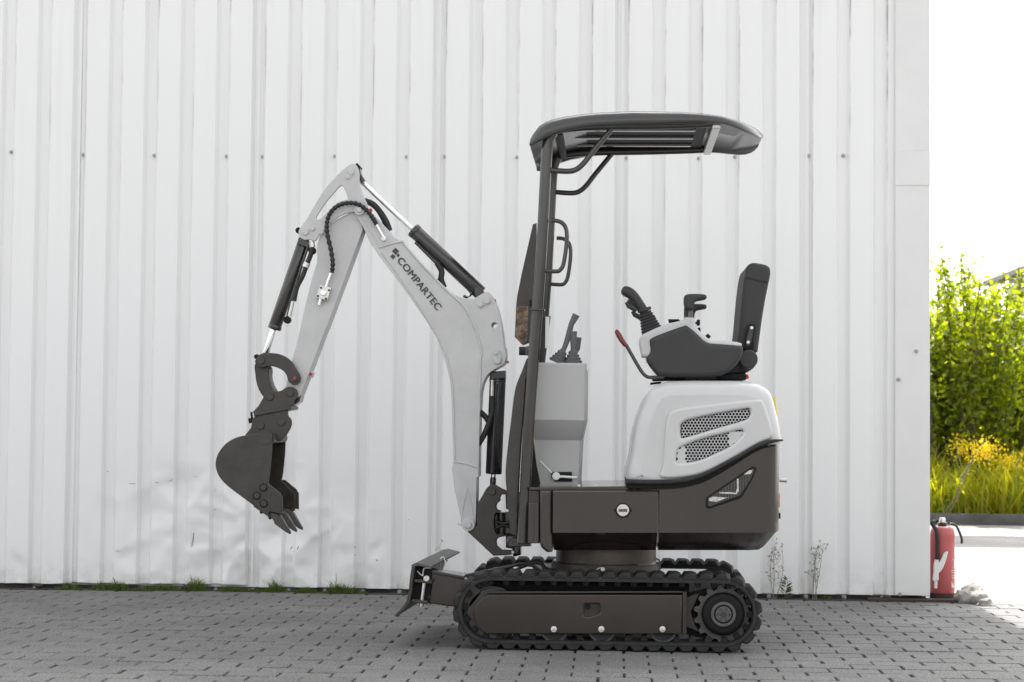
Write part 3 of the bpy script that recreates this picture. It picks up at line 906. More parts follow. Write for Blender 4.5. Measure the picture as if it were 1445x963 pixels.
tube('control_lever', pts, [.011, .014, .015], 'plastic_mid', EX, 12)

# --- canopy frame
def both(fn):
    fn(-.385); fn(.385)
post_pts = [(781, 185), (775, 196), (772, 212), (769.5, 254), (766.5, 313), (763, 375), (758.5, 435), (753.5, 500), (749, 560), (745, 620), (741.5, 685), (737.5, 766)]
pw = [W(p[0], p[1], -.385) for p in post_pts]
def mir(path_, y): return [Vector((p.x, y, p.z)) for p in path_]
for y in (-.385, .36):
    post = tube('canopy_post', mir(crom(pw, 3, False), y), .0235, 'tube_black', EX, 18)
    br = [W(p[0], p[1], -.385) for p in crom(A5([(205, 372), (300, 378), (345, 368), (385, 335), (440, 265), (545, 138)]), 5, False)]
    tube('canopy_brace', mir(br, y), .0115, 'tube_black', post, 12)
    hd = [W(p[0], p[1], -.385) for p in crom(A6([(255, 50), (300, 55), (335, 80), (350, 130), (345, 220), (330, 315), (312, 352), (285, 365), (205, 360)]), 5, False)]
    tube('grab_handle', mir(hd, y), .0088, 'tube_black', post, 12)
    rail = [W(p[0], p[1], -.385) for p in crom(A5([(228, 172), (260, 160), (420, 145), (700, 140), (960, 133), (1060, 128)]), 4, False)]
    tube('roof_rail', mir(rail, y), .016, 'tube_black', post, 12)
c1 = W(*A5([(1062, 140)])[0], -.385)
box('roof_cross_beam', (c1.x - .006, -.40, c1.z - .014), (c1.x + .030, .375, c1.z + .012), 'zinc', EX, .008)
c1 = W(*A5([(250, 185)])[0], -.385)
box('roof_cross_beam', (c1.x - .012, -.38, c1.z - .002), (c1.x + .02, .36, c1.z + .02), 'matte_black', EX, .008)
box('post_collar', (pw[6].x - .03, -.42, pw[6].z - .012), (pw[6].x + .03, -.35, pw[6].z - .005), 'cyl_black', EX, .002)
p_ = W(*A6([(228, 745)])[0], -.30)
box('paper_tag', (p_.x - .006, -.34, p_.z - .065), (p_.x + .010, -.338, p_.z + .065), 'white_plastic', EX)
# cross beams of the guard frame between the posts
for (a, b) in ((752, 500), (742, 700)):
    q = W(a, b, 0); box('frame_crossbar', (q.x - .015, -.37, q.z - .02), (q.x + .015, .35, q.z + .02), 'tube_black', EX, .006)
# roof shell, lofted along X
rs = [(100, 222, 242), (104, 200, 244), (118, 172, 240), (150, 130, 222), (185, 108, 204), (220, 95, 190), (290, 80, 168), (380, 68, 150), (450, 61, 142), (640, 52, 134), (900, 57, 127), (1000, 64, 124), (1080, 76, 126), (1112, 82, 129), (1150, 92, 138), (1200, 107, 157), (1240, 124, 177), (1275, 141, 195), (1298, 157, 204), (1311, 170, 206), (1319, 180, 203), (1323, 189, 196)]
rings = []
RY = -.44
xa, xb = rs[0][0], rs[-1][0]
for x, t, b in rs:
    kf = max(.02, min(1, (x - xa + 6) / 110)); kr = max(.012, min(1, (xb - x + 1.5) / 290))
    w = .44 - .06 * (1 - math.sqrt(1 - (1 - kf) ** 2)) - .37 * (1 - math.sqrt(1 - (1 - kr) ** 2))
    (tx, ty), (bx, by) = A5([(x, t), (x, b)])
    T, B = W(tx, ty, -w), W(bx, by, -w)
    h = max(T.z - B.z, .006); cr_ = .02 * math.sin(math.pi * min(1, max(0, (x - xa) / (xb - xa))))
    X = T.x; r = h * .55
    half = [(w * .90, B.z + h * .45), (w * .936, B.z + .002), (w * .973, B.z), (w * .993, B.z + h * .08), (w, B.z + h * .3), (w - .006, T.z - r * .55), (w - .02, T.z - r * .2), (w * .88, T.z), (w * .66, T.z + cr_ * .7)]
    rings.append([Vector((X, -yy, zz)) for yy, zz in half] + [Vector((X, yy, zz)) for yy, zz in reversed(half)])
roof = loft('canopy_roof', rings, 'canopy', EX, 50)
a = W(*A5([(240, 190)])[0], -.40); b = W(*A5([(1040, 128)])[0], -.40)
box('roof_liner', (a.x, -.375, b.z + .006), (b.x, .375, b.z + .02), 'matte_black', roof, .004)
# underside liner ribs
for yy in (-.22, 0, .22):
    a = W(*A5([(330, 150)])[0], -.385); b = W(*A5([(1030, 130)])[0], -.385)
    box('liner_rib', (a.x, yy - .02, b.z - .006), (b.x - .04, yy + .02, b.z + .012), 'cyl_black', roof, .006)

# --- front guard plates left of the posts
gp = A6([(140, 72), (163, 66), (163, 300), (150, 560), (130, 800), (78, 822), (28, 770), (36, 580), (42, 520), (70, 380)])
guard = plate('front_guard_plate', gp, .05, .075, 'dark_steel', EX, .002)
plate('worn_patch', fillet(A6([(42, 580), (112, 575), (108, 740), (102, 815), (74, 820), (28, 768), (36, 640)]), 3), .046, .051, 'worn_plate', guard, .001)
plate('plate_notch', A6([(118, 540), (132, 540), (132, 575), (118, 575)]), .03, .05, 'matte_black', guard, .002)
q = A6([(50, 858)])[0]
ptube('guard_rubber', A6([(55, 856), (135, 858)]), -.05, 6.2, 'rubber', EX, 0, 14)
pl = crom(A4([(556, 105), (530, 165), (502, 240), (486, 360), (470, 490), (461, 600), (468, 690), (476, 780), (483, 850), (500, 858), (512, 855), (520, 640), (535, 400), (552, 200)]), 3)
plate('lower_guard_plate', pl, -.36, -.345, 'dark_steel', EX, .003)
wb = crom(A4([(545, 190), (538, 300), (526, 430), (518, 560), (510, 700), (508, 850)]), 10, False)
wbw = [W(p[0], p[1], -.362) for p in wb]
tube('weld_bead', wbw, [.003 + .0018 * math.sin(i * 2.1) for i in range(len(wbw))], 'dark_steel', EX, 6)
pl2 = A4([(578, 440), (560, 640), (548, 660), (600, 668), (608, 640), (592, 560)])
plate('footwell_panel', pl2, -.28, -.24, 'matte_black', EX, .003)
plate('footwell_panel', A6([(178, 640), (250, 640), (215, 925), (150, 925)]), -.15, -.10, 'tube_black', EX, .003)

# --- swing post
kp = B4([(92, 360), (180, 205), (215, 170), (240, 160), (272, 170), (330, 205), (400, 235), (400, 262), (330, 262), (312, 300), (318, 322), (285, 350), (275, 385), (290, 410), (330, 425), (270, 450), (255, 520), (262, 600), (285, 650), (330, 640), (372, 665), (300, 680), (278, 710), (285, 760), (330, 800), (420, 805), (450, 808), (452, 838), (400, 850), (250, 858), (0, 625), (85, 560)])
swing = plate('swing_post', kp, -.075, -.03, 'dark_steel', EX, .004)
plate('swing_post_cheek', kp, .03, .075, 'dark_steel', swing, .004)
disc('pin', *B4([(238, 235)])[0], 5.0, -.085, -.075, 'dark_steel', swing, 20, .002)
disc('pin', *B4([(438, 822)])[0], 2.2, -.085, -.07, 'white_bolt', swing, 10, .001)
plate('swing_hub', B4([(235, 440), (400, 432), (470, 432), (470, 655), (245, 655)]), -.028, .028, 'cyl_black', EX, .008)
ptube('swing_pivot', B4([(330, 440), (332, 650)]), 0, 11, 'cyl_black', EX, 0, 24)
plate('swing_hub', B4([(368, 660), (515, 660), (515, 850), (440, 870), (430, 790), (368, 780)]), -.055, .055, 'cyl_black', EX, .012)
plate('swing_bracket', B4([(365, 240), (520, 240), (620, 330), (620, 760), (400, 760), (400, 660), (480, 640), (480, 440), (370, 400)]), -.02, .02, 'cyl_black', EX, .004)
plate('swing_bracket', B4([(400, 740), (610, 740), (610, 765), (460, 770), (400, 775)]), -.20, .1, 'cyl_black', EX, .003)
ptube('swing_hose', B4([(270, 520), (340, 545), (420, 530)]), -.062, 2, 'hose', EX, 4)
ptube('swing_hose', B4([(275, 590), (350, 560), (430, 590)]), -.06, 2, 'hose', EX, 4)

# --- boom
boom_o = (crom(A3([(72, 282), (74, 262), (88, 245), (108, 248), (140, 265)]), 3, False)
          + crom(A3([(235, 362), (250, 388), (282, 405), (310, 430), (400, 530), (497, 632)]), 2, False)
          + crom(A3([(520, 655), (570, 680), (612, 692), (650, 692), (685, 672), (712, 660), (738, 680), (765, 745), (784, 830), (796, 930)]) + A4([(460, 60), (463, 100), (455, 132), (425, 150), (392, 172), (370, 205), (358, 250)]), 3, False)
          + A4([(353, 350), (350, 470), (348, 610), (340, 615), (338, 700), (336, 800)])
          + crom(A4([(330, 828), (312, 842), (290, 838), (276, 820)]), 3, False)
          + A4([(262, 740), (245, 670), (234, 580), (240, 548)])
          + crom(A4([(236, 420), (232, 300), (226, 210), (208, 130), (180, 45), (157, 0)]) + A3([(450, 850)]), 3, False)
          + A3([(380, 745), (300, 632), (190, 487), (150, 430), (110, 345)]))
hole = circ(*A3([(748, 823)])[0], 4, 14)
boom = plate('boom', boom_o, -.075, .075, 'grey_paint', EX, .003, [hole])
def bead(pts, Y, name='weld_bead', r=1.0, parent=None, m='grey_paint', cur=5):
    c = crom(pts, cur, False); w = [W(p[0], p[1], Y) for p in c]
    return tube(name, w, [r * mpp(Y) * (1 + .12 * math.sin(i * 1.7)) for i in range(len(w))], m, parent, 8)
bead(A3([(188, 445), (295, 417), (312, 432), (400, 532), (515, 652), (600, 730), (648, 820), (672, 890), (686, 955)]) + A4([(355, 120), (354, 200), (351, 270)]), -.0755, 'weld_bead', 1.7, boom)
bead(A3([(200, 470), (300, 605), (455, 845), (495, 930)]) + A4([(205, 80), (232, 190), (240, 300), (246, 540)]), -.0755, 'weld_bead', 1.2, boom)
bead(A4([(240, 548), (290, 555), (340, 572)]), -.075, 'weld_bead', 1.2, boom)
bead(A4([(272, 800), (300, 660), (328, 800)]), -.075, 'weld_bead', .8, boom, cur=2)
bead(A3([(100, 295), (155, 380), (190, 445)]), -.075, 'weld_bead', .8, boom)
def pin(x, y, r, Y, parent, m='grey_paint', n=22):
    b = disc('pin', x, y, r, Y - .008, Y + .001, m, parent, n, .0025)
    return b
pb = disc('boss', *A4([(304, 815)])[0], 9, -.088, -.074, 'grey_paint', boom, 26, .003)
pin(*A4([(302, 815)])[0], 5.2, -.088, boom)
plate('lock_plate', crom(A3([(695, 690), (715, 680), (732, 700), (722, 720), (700, 725), (690, 738), (672, 738), (668, 720), (680, 708)]), 3), -.081, -.074, 'grey_paint', boom, .002)
pin(*A3([(711, 702)])[0], 4.6, -.081, boom); pin(*A3([(681, 724)])[0], 3.0, -.081, boom)
plate('lock_plate', crom(A4([(415, 68), (435, 75), (445, 110), (438, 130), (420, 132), (408, 115), (402, 85)]), 3), -.081, -.074, 'grey_paint', boom, .002)
pin(*A4([(427, 118)])[0], 4.6, -.081, boom); pin(*A4([(422, 84)])[0], 3.0, -.081, boom)
disc('pivot_boss', *A3([(92, 263)])[0], 7.5, -.09, -.074, 'grey_paint', boom, 24, .003)
pin(*A3([(92, 262)])[0], 3.8, -.09, boom)
for px, py in A3([(750, 702)]) + A4([(470, 124)]):
    disc('grease_nipple', px, py, 1.8, -.03, 0, 'red_plastic', boom, 8, .001)
ptube('grease_nipple', A4([(258, 812), (280, 816)]), -.06, 1.2, 'zinc', boom, 0, 8)
# lettering and mark
RL = RG(545, 340, .11423)
def quad_mark(pts):
    plate('logo_square', RL(pts), -.0775, -.0752, 'decal_dark', boom, .0002)
quad_mark([(115, 86), (158, 128), (116, 176), (70, 128)])
quad_mark([(82, 163), (116, 196), (84, 230), (48, 194)])
quad_mark([(146, 155), (168, 178), (146, 205), (126, 180)])
ft = bpy.data.curves.new('t', 'FONT'); ft.body = 'COMPARTEC'; ft.extrude = .0006; ft.offset = 0.0; ft.space_character = 1.04
fo = bpy.data.objects.new('t', ft); tm = bpy.data.meshes.new_from_object(fo)
bpy.data.objects.remove(fo); bpy.data.curves.remove(ft)
tv, tf = [], []
for q_i, (ox_, oy_) in enumerate(((0, 0), (.022, .012), (-.022, .012), (.022, -.012), (-.022, -.012))):
    k_t = len(tv); tv += [Vector((v.co.x + ox_, v.co.y + oy_, v.co.z + q_i * .00012)) for v in tm.vertices]; tf += [tuple(i + k_t for i in p.vertices) for p in tm.polygons]
tm = pyd(tv, tf)
xs1 = [v.co.x for v in tm.vertices]; ys1 = [v.co.y for v in tm.vertices]
pa, pb_ = W(*RL([(128, 246)])[0], -.0765), W(*RL([(628, 868)])[0], -.0765)   # baseline start, end
up_ = W(*RL([(198, 196)])[0], -.0765)
ex = (pb_ - pa); wid = ex.length; ex = ex.normalized(); ez = ((up_ - pa) - ex * (up_ - pa).dot(ex)); hgt = ez.length; ez = ez.normalized(); ey = ez.cross(ex)
for v in tm.vertices:
    a = (v.co.x - min(xs1)) / (max(xs1) - min(xs1)) * wid; b = (v.co.y - min(ys1)) / (max(ys1) - min(ys1)) * hgt
    v.co = pa + ex * a + ez * b + Vector((0, -1, 0)) * (v.co.z + .0006)
finish('lettering', tm, 'decal_dark', boom, 0)

# --- stick (dipper arm)
st_o = (crom(A1([(728, 282), (700, 300), (640, 330), (600, 360)]), 2, False))
arm_o = (A1([(560, 420), (545, 470), (546, 560), (528, 610), (480, 800), (445, 963)]) + A2([(395, 110), (365, 235), (358, 262), (385, 292), (415, 296)])
         + A2([(430, 282), (470, 180), (538, 0)]) + A1([(600, 888), (700, 620), (786, 385), (775, 330), (745, 300), (730, 290), (640, 338)]))
stick = plate('dipper_arm', arm_o, -.055, .055, 'grey_paint', EX, .003)
br_o = crom(A1([(728, 41), (752, 52), (766, 90), (768, 150), (785, 205), (808, 255), (800, 290), (770, 303), (742, 296), (700, 300), (650, 325), (610, 360), (590, 390), (580, 410), (560, 412), (548, 430), (535, 445), (505, 438), (480, 440), (456, 425), (449, 400), (458, 376), (490, 330), (530, 262), (580, 182), (640, 112), (690, 64)]), 4)
br_h = crom(A1([(672, 156), (684, 165), (706, 222), (690, 232), (660, 240), (630, 262), (600, 295), (562, 330), (545, 332), (542, 320), (560, 290), (590, 245), (630, 198), (660, 164)]), 3)
for y0, y1 in ((-.07, -.05), (.05, .07)):
    bk = plate('arm_bracket', br_o, y0, y1, 'grey_paint', stick, .003, [br_h])
pin(*A1([(721, 82)])[0], 4.6, -.07, stick); pin(*A1([(705, 108)])[0], 3.2, -.07, stick)
plate('lock_plate', crom(A1([(720, 65), (740, 80), (730, 105), (712, 125), (692, 118), (695, 98), (705, 75)]), 3), -.075, -.069, 'grey_paint', stick, .002)
pin(*A1([(484, 398)])[0], 4.6, -.07, stick); pin(*A1([(521, 381)])[0], 3.2, -.07, stick)
bead(A1([(568, 410), (578, 395), (582, 372)]), -.07, 'weld_bead', 1.6, stick, cur=3)
bead(A1([(612, 362), (690, 318), (740, 292)]), -.0555, 'weld_bead', .9, stick)
disc('bracket_bolt', *A1([(448, 390)])[0], 4.5, -.02, .04, 'matte_black', stick, 8)
plate('bracket_bolt', A1([(745, 42), (756, 38), (775, 60), (765, 72)]), -.03, .03, 'matte_black', stick, .002)
# valve block and hoses
vb = plate('valve_block', A1([(562, 675), (620, 690), (600, 758), (538, 740)]), -.085, -.055, 'zinc', stick, .002)
disc('block_plug', *A1([(578, 716)])[0], 4.2, -.093, -.085, 'chrome', vb, 18, .002)
for p in A1([(566, 690), (608, 703), (592, 747), (550, 733)]): disc('block_screw', *p, 1.7, -.089, -.085, 'dark_steel', vb, 8, .0005)
ptube('hose_fitting', A1([(566, 745), (558, 780)]), -.07, 2.6, 'chrome', vb, 0, 10)
ptube('hose_fitting', A1([(594, 686), (604, 655), (620, 612)]), -.075, 2.6, 'chrome', vb, 0, 10)
hs = crom(A1([(624, 612), (628, 560), (618, 490), (600, 410), (598, 350), (615, 300), (655, 262), (710, 247), (765, 255), (810, 290), (840, 330), (856, 360)]), 10, False)
hw_ = [W(p[0], p[1], -.095) for p in hs]
tube('spiral_hose', hw_, [mpp(-.1) * (2.6 + 1.0 * (i % 4 < 2)) for i in range(len(hw_))], 'hose', EX, 12, 30)
ptube('hose_fitting', A1([(855, 358), (872, 390), (888, 418), (900, 432)]), -.09, 2.0, 'chrome', EX, 0, 10)
disc('hose_banjo', *A1([(894, 432)])[0], 3.6, -.095, -.075, 'white_bolt', EX, 14, .002)
ptube('hydraulic_hose', A1([(795, 235), (840, 255), (880, 300), (910, 350), (925, 392)]), 0.0, 4.2, 'hose', EX, 6)
ptube('hydraulic_hose', A1([(790, 232), (850, 270), (890, 330), (918, 400)]), 0.04, 3.2, 'hose', EX, 6)
disc('pin_retainer', *A1([(824, 282)])[0], 2, -.05, -.02, 'red_plastic', EX, 8, .001)

# --- cylinders
def cyl(name, p0, p1, r_px, Y, m, parent, n=24, ends=True):
    a, b = W(*p0, Y), W(*p1, Y); r = r_px * mpp(Y)
    d = (b - a).normalized()
    P = [a, a + d * .001, a + d * .004, b - d * .004, b - d * .001, b]
    return tube(name, P, [r * .8, r * .94, r, r, r * .94, r * .8], m, parent, n)
bar = cyl('bucket_cylinder', A1([(482, 440)])[0], A1([(322, 903)])[0], 9.2, 0, 'cyl_black', EX)
cyl('cylinder_collar', A1([(330, 884)])[0], A1([(322, 908)])[0], 9.8, 0, 'cyl_black', bar)
plate('cylinder_head', A1([(450, 425), (500, 440), (515, 460), (495, 480), (440, 462)]), -.035, .035, 'cyl_black', bar, .004)
cyl('piston_rod', A1([(318, 905)])[0], A2([(272, 95)])[0], 4.6, 0, 'chrome', bar, 18)
ptube('hose_fitting', A1([(518, 448), (522, 478)]), -.045, 4.2, 'zinc', bar, 0, 10)
disc('hose_fitting', *A1([(518, 495)])[0], 5.4, -.05, -.02, 'matte_black', bar, 14)
ptube('hydraulic_hose', A1([(522, 480), (512, 520), (492, 570), (470, 630), (440, 690), (425, 760)]), -.045, 3.6, 'hose', bar, 6)
ptube('hose_clamp', A1([(495, 560), (485, 582)]), -.045, 5, 'zinc', bar, 0, 12)
ptube('hose_fitting', A1([(420, 762), (402, 838)]), -.045, 2.6, 'zinc', bar, 0, 10)
disc('hose_fitting', *A1([(388, 858)])[0], 5.2, -.05, -.02, 'matte_black', bar, 14)
ptube('cylinder_pipe', A1([(500, 470), (465, 580), (420, 720), (388, 850)]), -.035, 1.8, 'cyl_black', bar, 0, 8)

bar = cyl('dipper_cylinder', A3([(352, 358)])[0], A3([(683, 668)])[0], 10.2, 0, 'cyl_black', EX)
cyl('cylinder_collar', A3([(352, 358)])[0], A3([(372, 376)])[0], 10.8, 0, 'cyl_black', bar)
cyl('piston_rod', A3([(95, 116)])[0], A3([(352, 358)])[0], 3.8, 0, 'chrome', bar, 18)
plate('rod_eye', A3([(75, 40), (96, 55), (100, 88), (120, 118), (105, 135), (85, 110), (70, 75)]), -.03, .03, 'cyl_black', bar, .004)
plate('cylinder_eye', A3([(650, 640), (690, 650), (715, 680), (705, 712), (680, 705), (655, 690)]), -.035, .035, 'cyl_black', bar, .006)
ptube('cylinder_pipe', A3([(365, 420), (400, 455), (470, 525)]), -.02, 2.2, 'cyl_black', bar, 0, 8)
ptube('hydraulic_hose', A3([(470, 520), (492, 560), (490, 600), (505, 640)]), -.02, 4.2, 'hose', bar, 6)
ptube('hose_fitting', A3([(470, 600), (500, 625)]), -.02, 2, 'cyl_black', bar, 0, 8)
disc('hose_fitting', *A3([(618, 672)])[0], 3.6, -.04, -.01, 'zinc', bar, 10)
ptube('hose_fitting', A3([(600, 690), (640, 665)]), -.02, 3.2, 'cyl_black', bar, 0, 8)

bar = cyl('boom_cylinder', A4([(430, 168)])[0], A4([(411, 600)])[0], 11.5, 0, 'cyl_black', EX)
cyl('cylinder_collar', A4([(428, 196)])[0], A4([(428, 212)])[0], 11.9, 0, 'cyl_black', bar)
ptube('cylinder_pipe', A4([(423, 215), (404, 595)]), -.04, 2.6, 'cyl_black', bar, 0, 10)
cyl('piston_rod', A4([(411, 598)])[0], A4([(409, 618)])[0], 3.4, 0, 'chrome', bar, 16)
cyl('rod_end', A4([(409, 614)])[0], A4([(407, 670)])[0], 4.3, 0, 'cyl_black', bar, 16)
ptube('hose_fitting', A4([(405, 200), (404, 268)]), -.05, 2.9, 'zinc', bar, 0, 10)
ptube('hydraulic_hose', A4([(404, 268), (406, 320), (395, 370), (372, 430), (345, 475)]), -.05, 4.0, 'hose', bar, 6)
ptube('hydraulic_hose', A4([(352, 335), (375, 355), (388, 375)]), -.04, 4.0, 'hose', bar, 5)
plate('cylinder_cap', A4([(398, 165), (462, 160), (462, 195), (392, 200)]), -.04, .04, 'cyl_black', bar, .005)

# --- bucket linkage
up_o = crom(A2([(238, 106), (262, 92), (330, 95), (382, 122), (414, 168), (430, 200), (424, 226), (400, 236), (376, 220), (366, 190), (346, 168), (310, 153), (276, 152), (250, 158), (230, 146), (224, 126)]), 4)
for y0, y1 in ((-.085, -.068), (.068, .085)):
    lk_ = plate('bucket_link', up_o, y0, y1, 'dark_steel', EX, .003)
    if y0 < 0:
        disc('pin', *A2([(250, 125)])[0], 5.4, -.094, -.084, 'dark_steel', lk_, 20, .002)
        b_ = disc('pin', *A2([(402, 205)])[0], 5.4, -.094, -.084, 'dark_steel', lk_, 20, .002)
        disc('grease_nipple', *A2([(402, 205)])[0], 2.2, -.099, -.094, 'red_plastic', b_, 8, .001)
disc('link_bolt', *A2([(230, 108)])[0], 3.6, -.04, .02, 'matte_black', EX, 8)
lo_o = crom(A2([(224, 140), (225, 190), (236, 245), (262, 290), (285, 300), (312, 272), (297, 238), (286, 200), (286, 160), (262, 140)]), 4)
plate('bucket_push_link', lo_o, -.05, .05, 'dark_steel', EX, .004)
plate('arm_stop', A2([(462, 178), (478, 170), (487, 182), (478, 203), (460, 200)]), -.03, .03, 'grey_paint', stick, .002)
disc('grease_nipple', *A2([(477, 187)])[0], 2.2, -.036, -.03, 'red_plastic', stick, 8, .001)
h1 = crom(A2([(262, 290), (272, 268), (292, 258), (318, 264), (342, 262), (368, 246), (395, 246), (415, 264), (416, 290), (402, 312), (384, 334), (220, 366), (240, 330)]), 3)
for y0, y1 in ((-.08, -.062), (.062, .08)):
    hitch = plate('quick_hitch', h1, y0, y1, 'dark_steel', EX, .003)
plate('hitch_plate', A2([(216, 362), (388, 332), (388, 346), (220, 378)]), -.095, .095, 'dark_steel', EX, .003)
plate('hitch_edge', A2([(405, 300), (432, 286), (425, 312), (384, 340), (380, 335)]), -.05, .05, 'cyl_black', EX, .003)
for p in A2([(290, 290), (383, 272)]): disc('pin', *p, 5.2, -.088, -.079, 'dark_steel', hitch, 20, .002)
h2 = crom(A2([(222, 378), (300, 362), (366, 347), (374, 376), (388, 394), (385, 430), (350, 482), (322, 490), (300, 460), (250, 470), (180, 468), (205, 430)]), 3)
bucket = None
for y0, y1 in ((-.085, -.066), (.066, .085)):
    ear = plate('bucket_ear', h2, y0, y1, 'dark_steel', EX, .003)
for p in A2([(248, 420), (342, 403)]): disc('pin', *p, 5.4, -.094, -.084, 'dark_steel', ear, 20, .002)
plate('hitch_bolt', A2([(192, 388), (214, 384), (216, 405), (196, 410)]), -.02, .02, 'matte_black', EX, .003)
ptube('hitch_bolt', A2([(208, 358), (212, 408)]), -.02, 1.6, 'matte_black', EX, 0, 8)

# --- bucket
BY0, BY1 = -.17, .18
sh = crom(A2([(300, 455), (250, 455), (195, 462), (140, 474), (92, 502), (58, 545), (45, 595), (60, 648), (98, 692), (150, 732), (215, 780)]), 4, False)
side_o = sh + A2([(290, 838), (345, 822), (346, 745), (318, 715), (283, 680), (290, 640), (298, 560), (303, 470)])
bucket = plate('bucket', side_o, BY0, BY0 + .012, 'dark_steel', EX, .002)
def far_px(pts):                # same profile shifted to the far side: keep metres, not pixels
    return [(W(p[0], p[1], BY0)) for p in pts]
me = bucket.data.copy(); o = bpy.data.objects.new('bucket_side', me); link(o, bucket, WPOS[bucket] + Vector((0, BY1 - BY0 - .012, 0)))
# curved back sheet and lip
so_ = far_px(sh + A2([(290, 838)]))
c = sum((p for p in so_), Vector()) / len(so_)
inn = []
for i, p in enumerate(so_):
    t = (so_[min(i + 1, len(so_) - 1)] - so_[max(i - 1, 0)]).normalized(); nn = Vector((-t.z, 0, t.x))
    if nn.dot(W(*A2([(300, 640)])[0], BY0) - p) < 0: nn = -nn
    inn.append(p + nn * .010)
V, Fc = [], []
ys_ = (BY0 + .006, BY1 - .006); n = len(so_)
for p_ring in (so_, inn):
    for y in ys_:
        V += [Vector((p.x, y, p.z)) for p in p_ring]
for i in range(n - 1):
    Fc += [(i, i + 1, n + i + 1, n + i), (2 * n + i, 3 * n + i, 3 * n + i + 1, 2 * n + i + 1)]
Fc += [(0, n, 3 * n, 2 * n), (n - 1, 3 * n - 1, 4 * n - 1, 2 * n - 1)]
bm = bmesh.new(); bm.from_mesh(pyd(V, Fc)); finish('bucket_back', bm_mesh(bm), 'dark_steel', bucket, 50)
# top cross tube
q = W(*A2([(320, 472)])[0], BY0)
bm = bmesh.new(); bmesh.ops.create_cone(bm, cap_ends=True, segments=24, radius1=.022, radius2=.022, depth=BY1 - BY0 - .026, matrix=Matrix.Translation((q.x - .030, (BY0 + BY1) / 2, q.z - .006)) @ Matrix.Rotation(R(90), 4, 'X'))
finish('cross_tube', bm_mesh(bm), 'dark_steel', bucket)
disc('weld_boss', *A2([(270, 475)])[0], 10, BY0 - .002, BY0 + .001, 'dark_steel', bucket, 24, .001)
cut_o = B3([(150, 320), (200, 240), (245, 195), (335, 195), (480, 315), (512, 370), (512, 575), (355, 545), (340, 585), (165, 460)])
cutter = plate('side_cutter', cut_o, BY0 - .012, BY0, 'dark_steel', bucket, .002)
me = cutter.data.copy(); o = bpy.data.objects.new('side_cutter', me); link(o, bucket, WPOS[cutter] + Vector((.010, BY1 - BY0 + .014, .004)))
for p in B3([(276, 248), (194, 350), (280, 446)]):
    b_ = disc('washer', *p, 5.8, BY0 - .015, BY0 - .012, 'matte_black', cutter, 22, .001)
    disc('bolt', *p, 4.8, BY0 - .023, BY0 - .015, 'dark_steel', b_, 6, .002)
rim = B3([(362, 345), (385, 318), (500, 395), (502, 540), (362, 505)])
bead(rim + [rim[0]], BY0 - .012, 'cast_rim', .5, cutter, 'dark_steel', 1)
for p in ([(392, 410), (415, 400)], [(392, 440), (425, 435)], [(395, 480), (430, 485)], [(440, 420), (470, 440)], [(440, 470), (475, 485)]):
    ptube('cast_mark', B3(p), BY0 - .012, .45, 'dark_steel', cutter, 0, 6)
# lip plate and teeth
a = far_px(B3([(165, 455), (345, 575), (335, 600), (160, 480)]))
loft('cutting_edge', [[Vector((p.x, y, p.z)) for p in a] for y in (BY0 - .014, BY1 + .012)], 'dark_steel', bucket, 20)
for p in B3([(228, 556), (334, 625)]):
    w = W(*p, BY0)
    for y in (-.12, .0, .12):
        bm = bmesh.new(); bmesh.ops.create_icosphere(bm, subdivisions=2, radius=.0085, matrix=Matrix.Translation((w.x, y, w.z))); finish('edge_bolt', bm_mesh(bm), 'matte_black', bucket)
tp = far_px(B3([(355, 545), (440, 560), (495, 605), (610, 800), (605, 825), (560, 800), (418, 698), (405, 655), (370, 610)]))
tc_ = sum((p for p in tp), Vector()) / len(tp)
for yc in (BY0 + .015, .005, BY1 - .015):
    rings = []
    for y, s in ((-.026, .86), (-.02, 1), (.02, 1), (.026, .86)):
        rings.append([Vector((tc_.x + (p.x - tc_.x) * s, yc + y * (.5 if i in (3, 4) else 1), tc_.z + (p.z - tc_.z) * s)) for i, p in enumerate(tp)])
    loft('tooth', rings, 'dark_steel', bucket, 25)

# --- seat and consoles
SY = .2
bk_o = crom(A7([(905, 640), (920, 580), (932, 480), (944, 340), (955, 230), (968, 135), (984, 78), (1015, 54), (1060, 56), (1112, 66), (1138, 84), (1143, 122), (1128, 210), (1108, 310), (1085, 450), (1062, 620), (1045, 665), (940, 690)]), 3)
seat = plate('seat_backrest', bk_o, -.20, .24, 'seat_vinyl', EX, .022, res=4, smooth=60)
hd_o = fillet(A7([(966, 165), (974, 108), (986, 70), (1020, 51), (1060, 55), (1116, 66), (1141, 86), (1145, 125), (1130, 200), (1050, 190)]), 5)
plate('headrest_cushion', hd_o, -.204, .244, 'seat_vinyl', seat, .016, res=4, smooth=60)
plate('seat_cushion', fillet(A7([(560, 640), (900, 650), (930, 720), (880, 800), (420, 800), (400, 700)]), 8), -.2, .24, 'seat_vinyl', EX, .03, res=3)
hb = plate('hinge_bracket', crom(A7([(985, 500), (1000, 470), (1035, 472), (1042, 500), (1030, 560), (1030, 630), (965, 640), (970, 580)]), 3), -.245, -.20, 'matte_black', seat, .003)
plate('hinge_strap', crom(A7([(996, 505), (1005, 485), (1025, 485), (1028, 505), (1005, 610), (975, 608)]), 3), -.25, -.244, 'dark_steel', hb, .002)
for p in A7([(1015, 495), (991, 593)]): disc('hinge_bolt', *p, 2.3, -.256, -.25, 'white_bolt', hb, 12, .001)
disc('recline_knob', *A7([(993, 708)])[0], 13.4, -.275, -.22, 'plastic', seat, 36, .008)
plate('seat_shell', fillet(A7([(900, 720), (1040, 690), (1052, 710), (1035, 765), (985, 800), (880, 812), (790, 815)]), 4), -.21, .25, 'plastic', seat, .01)
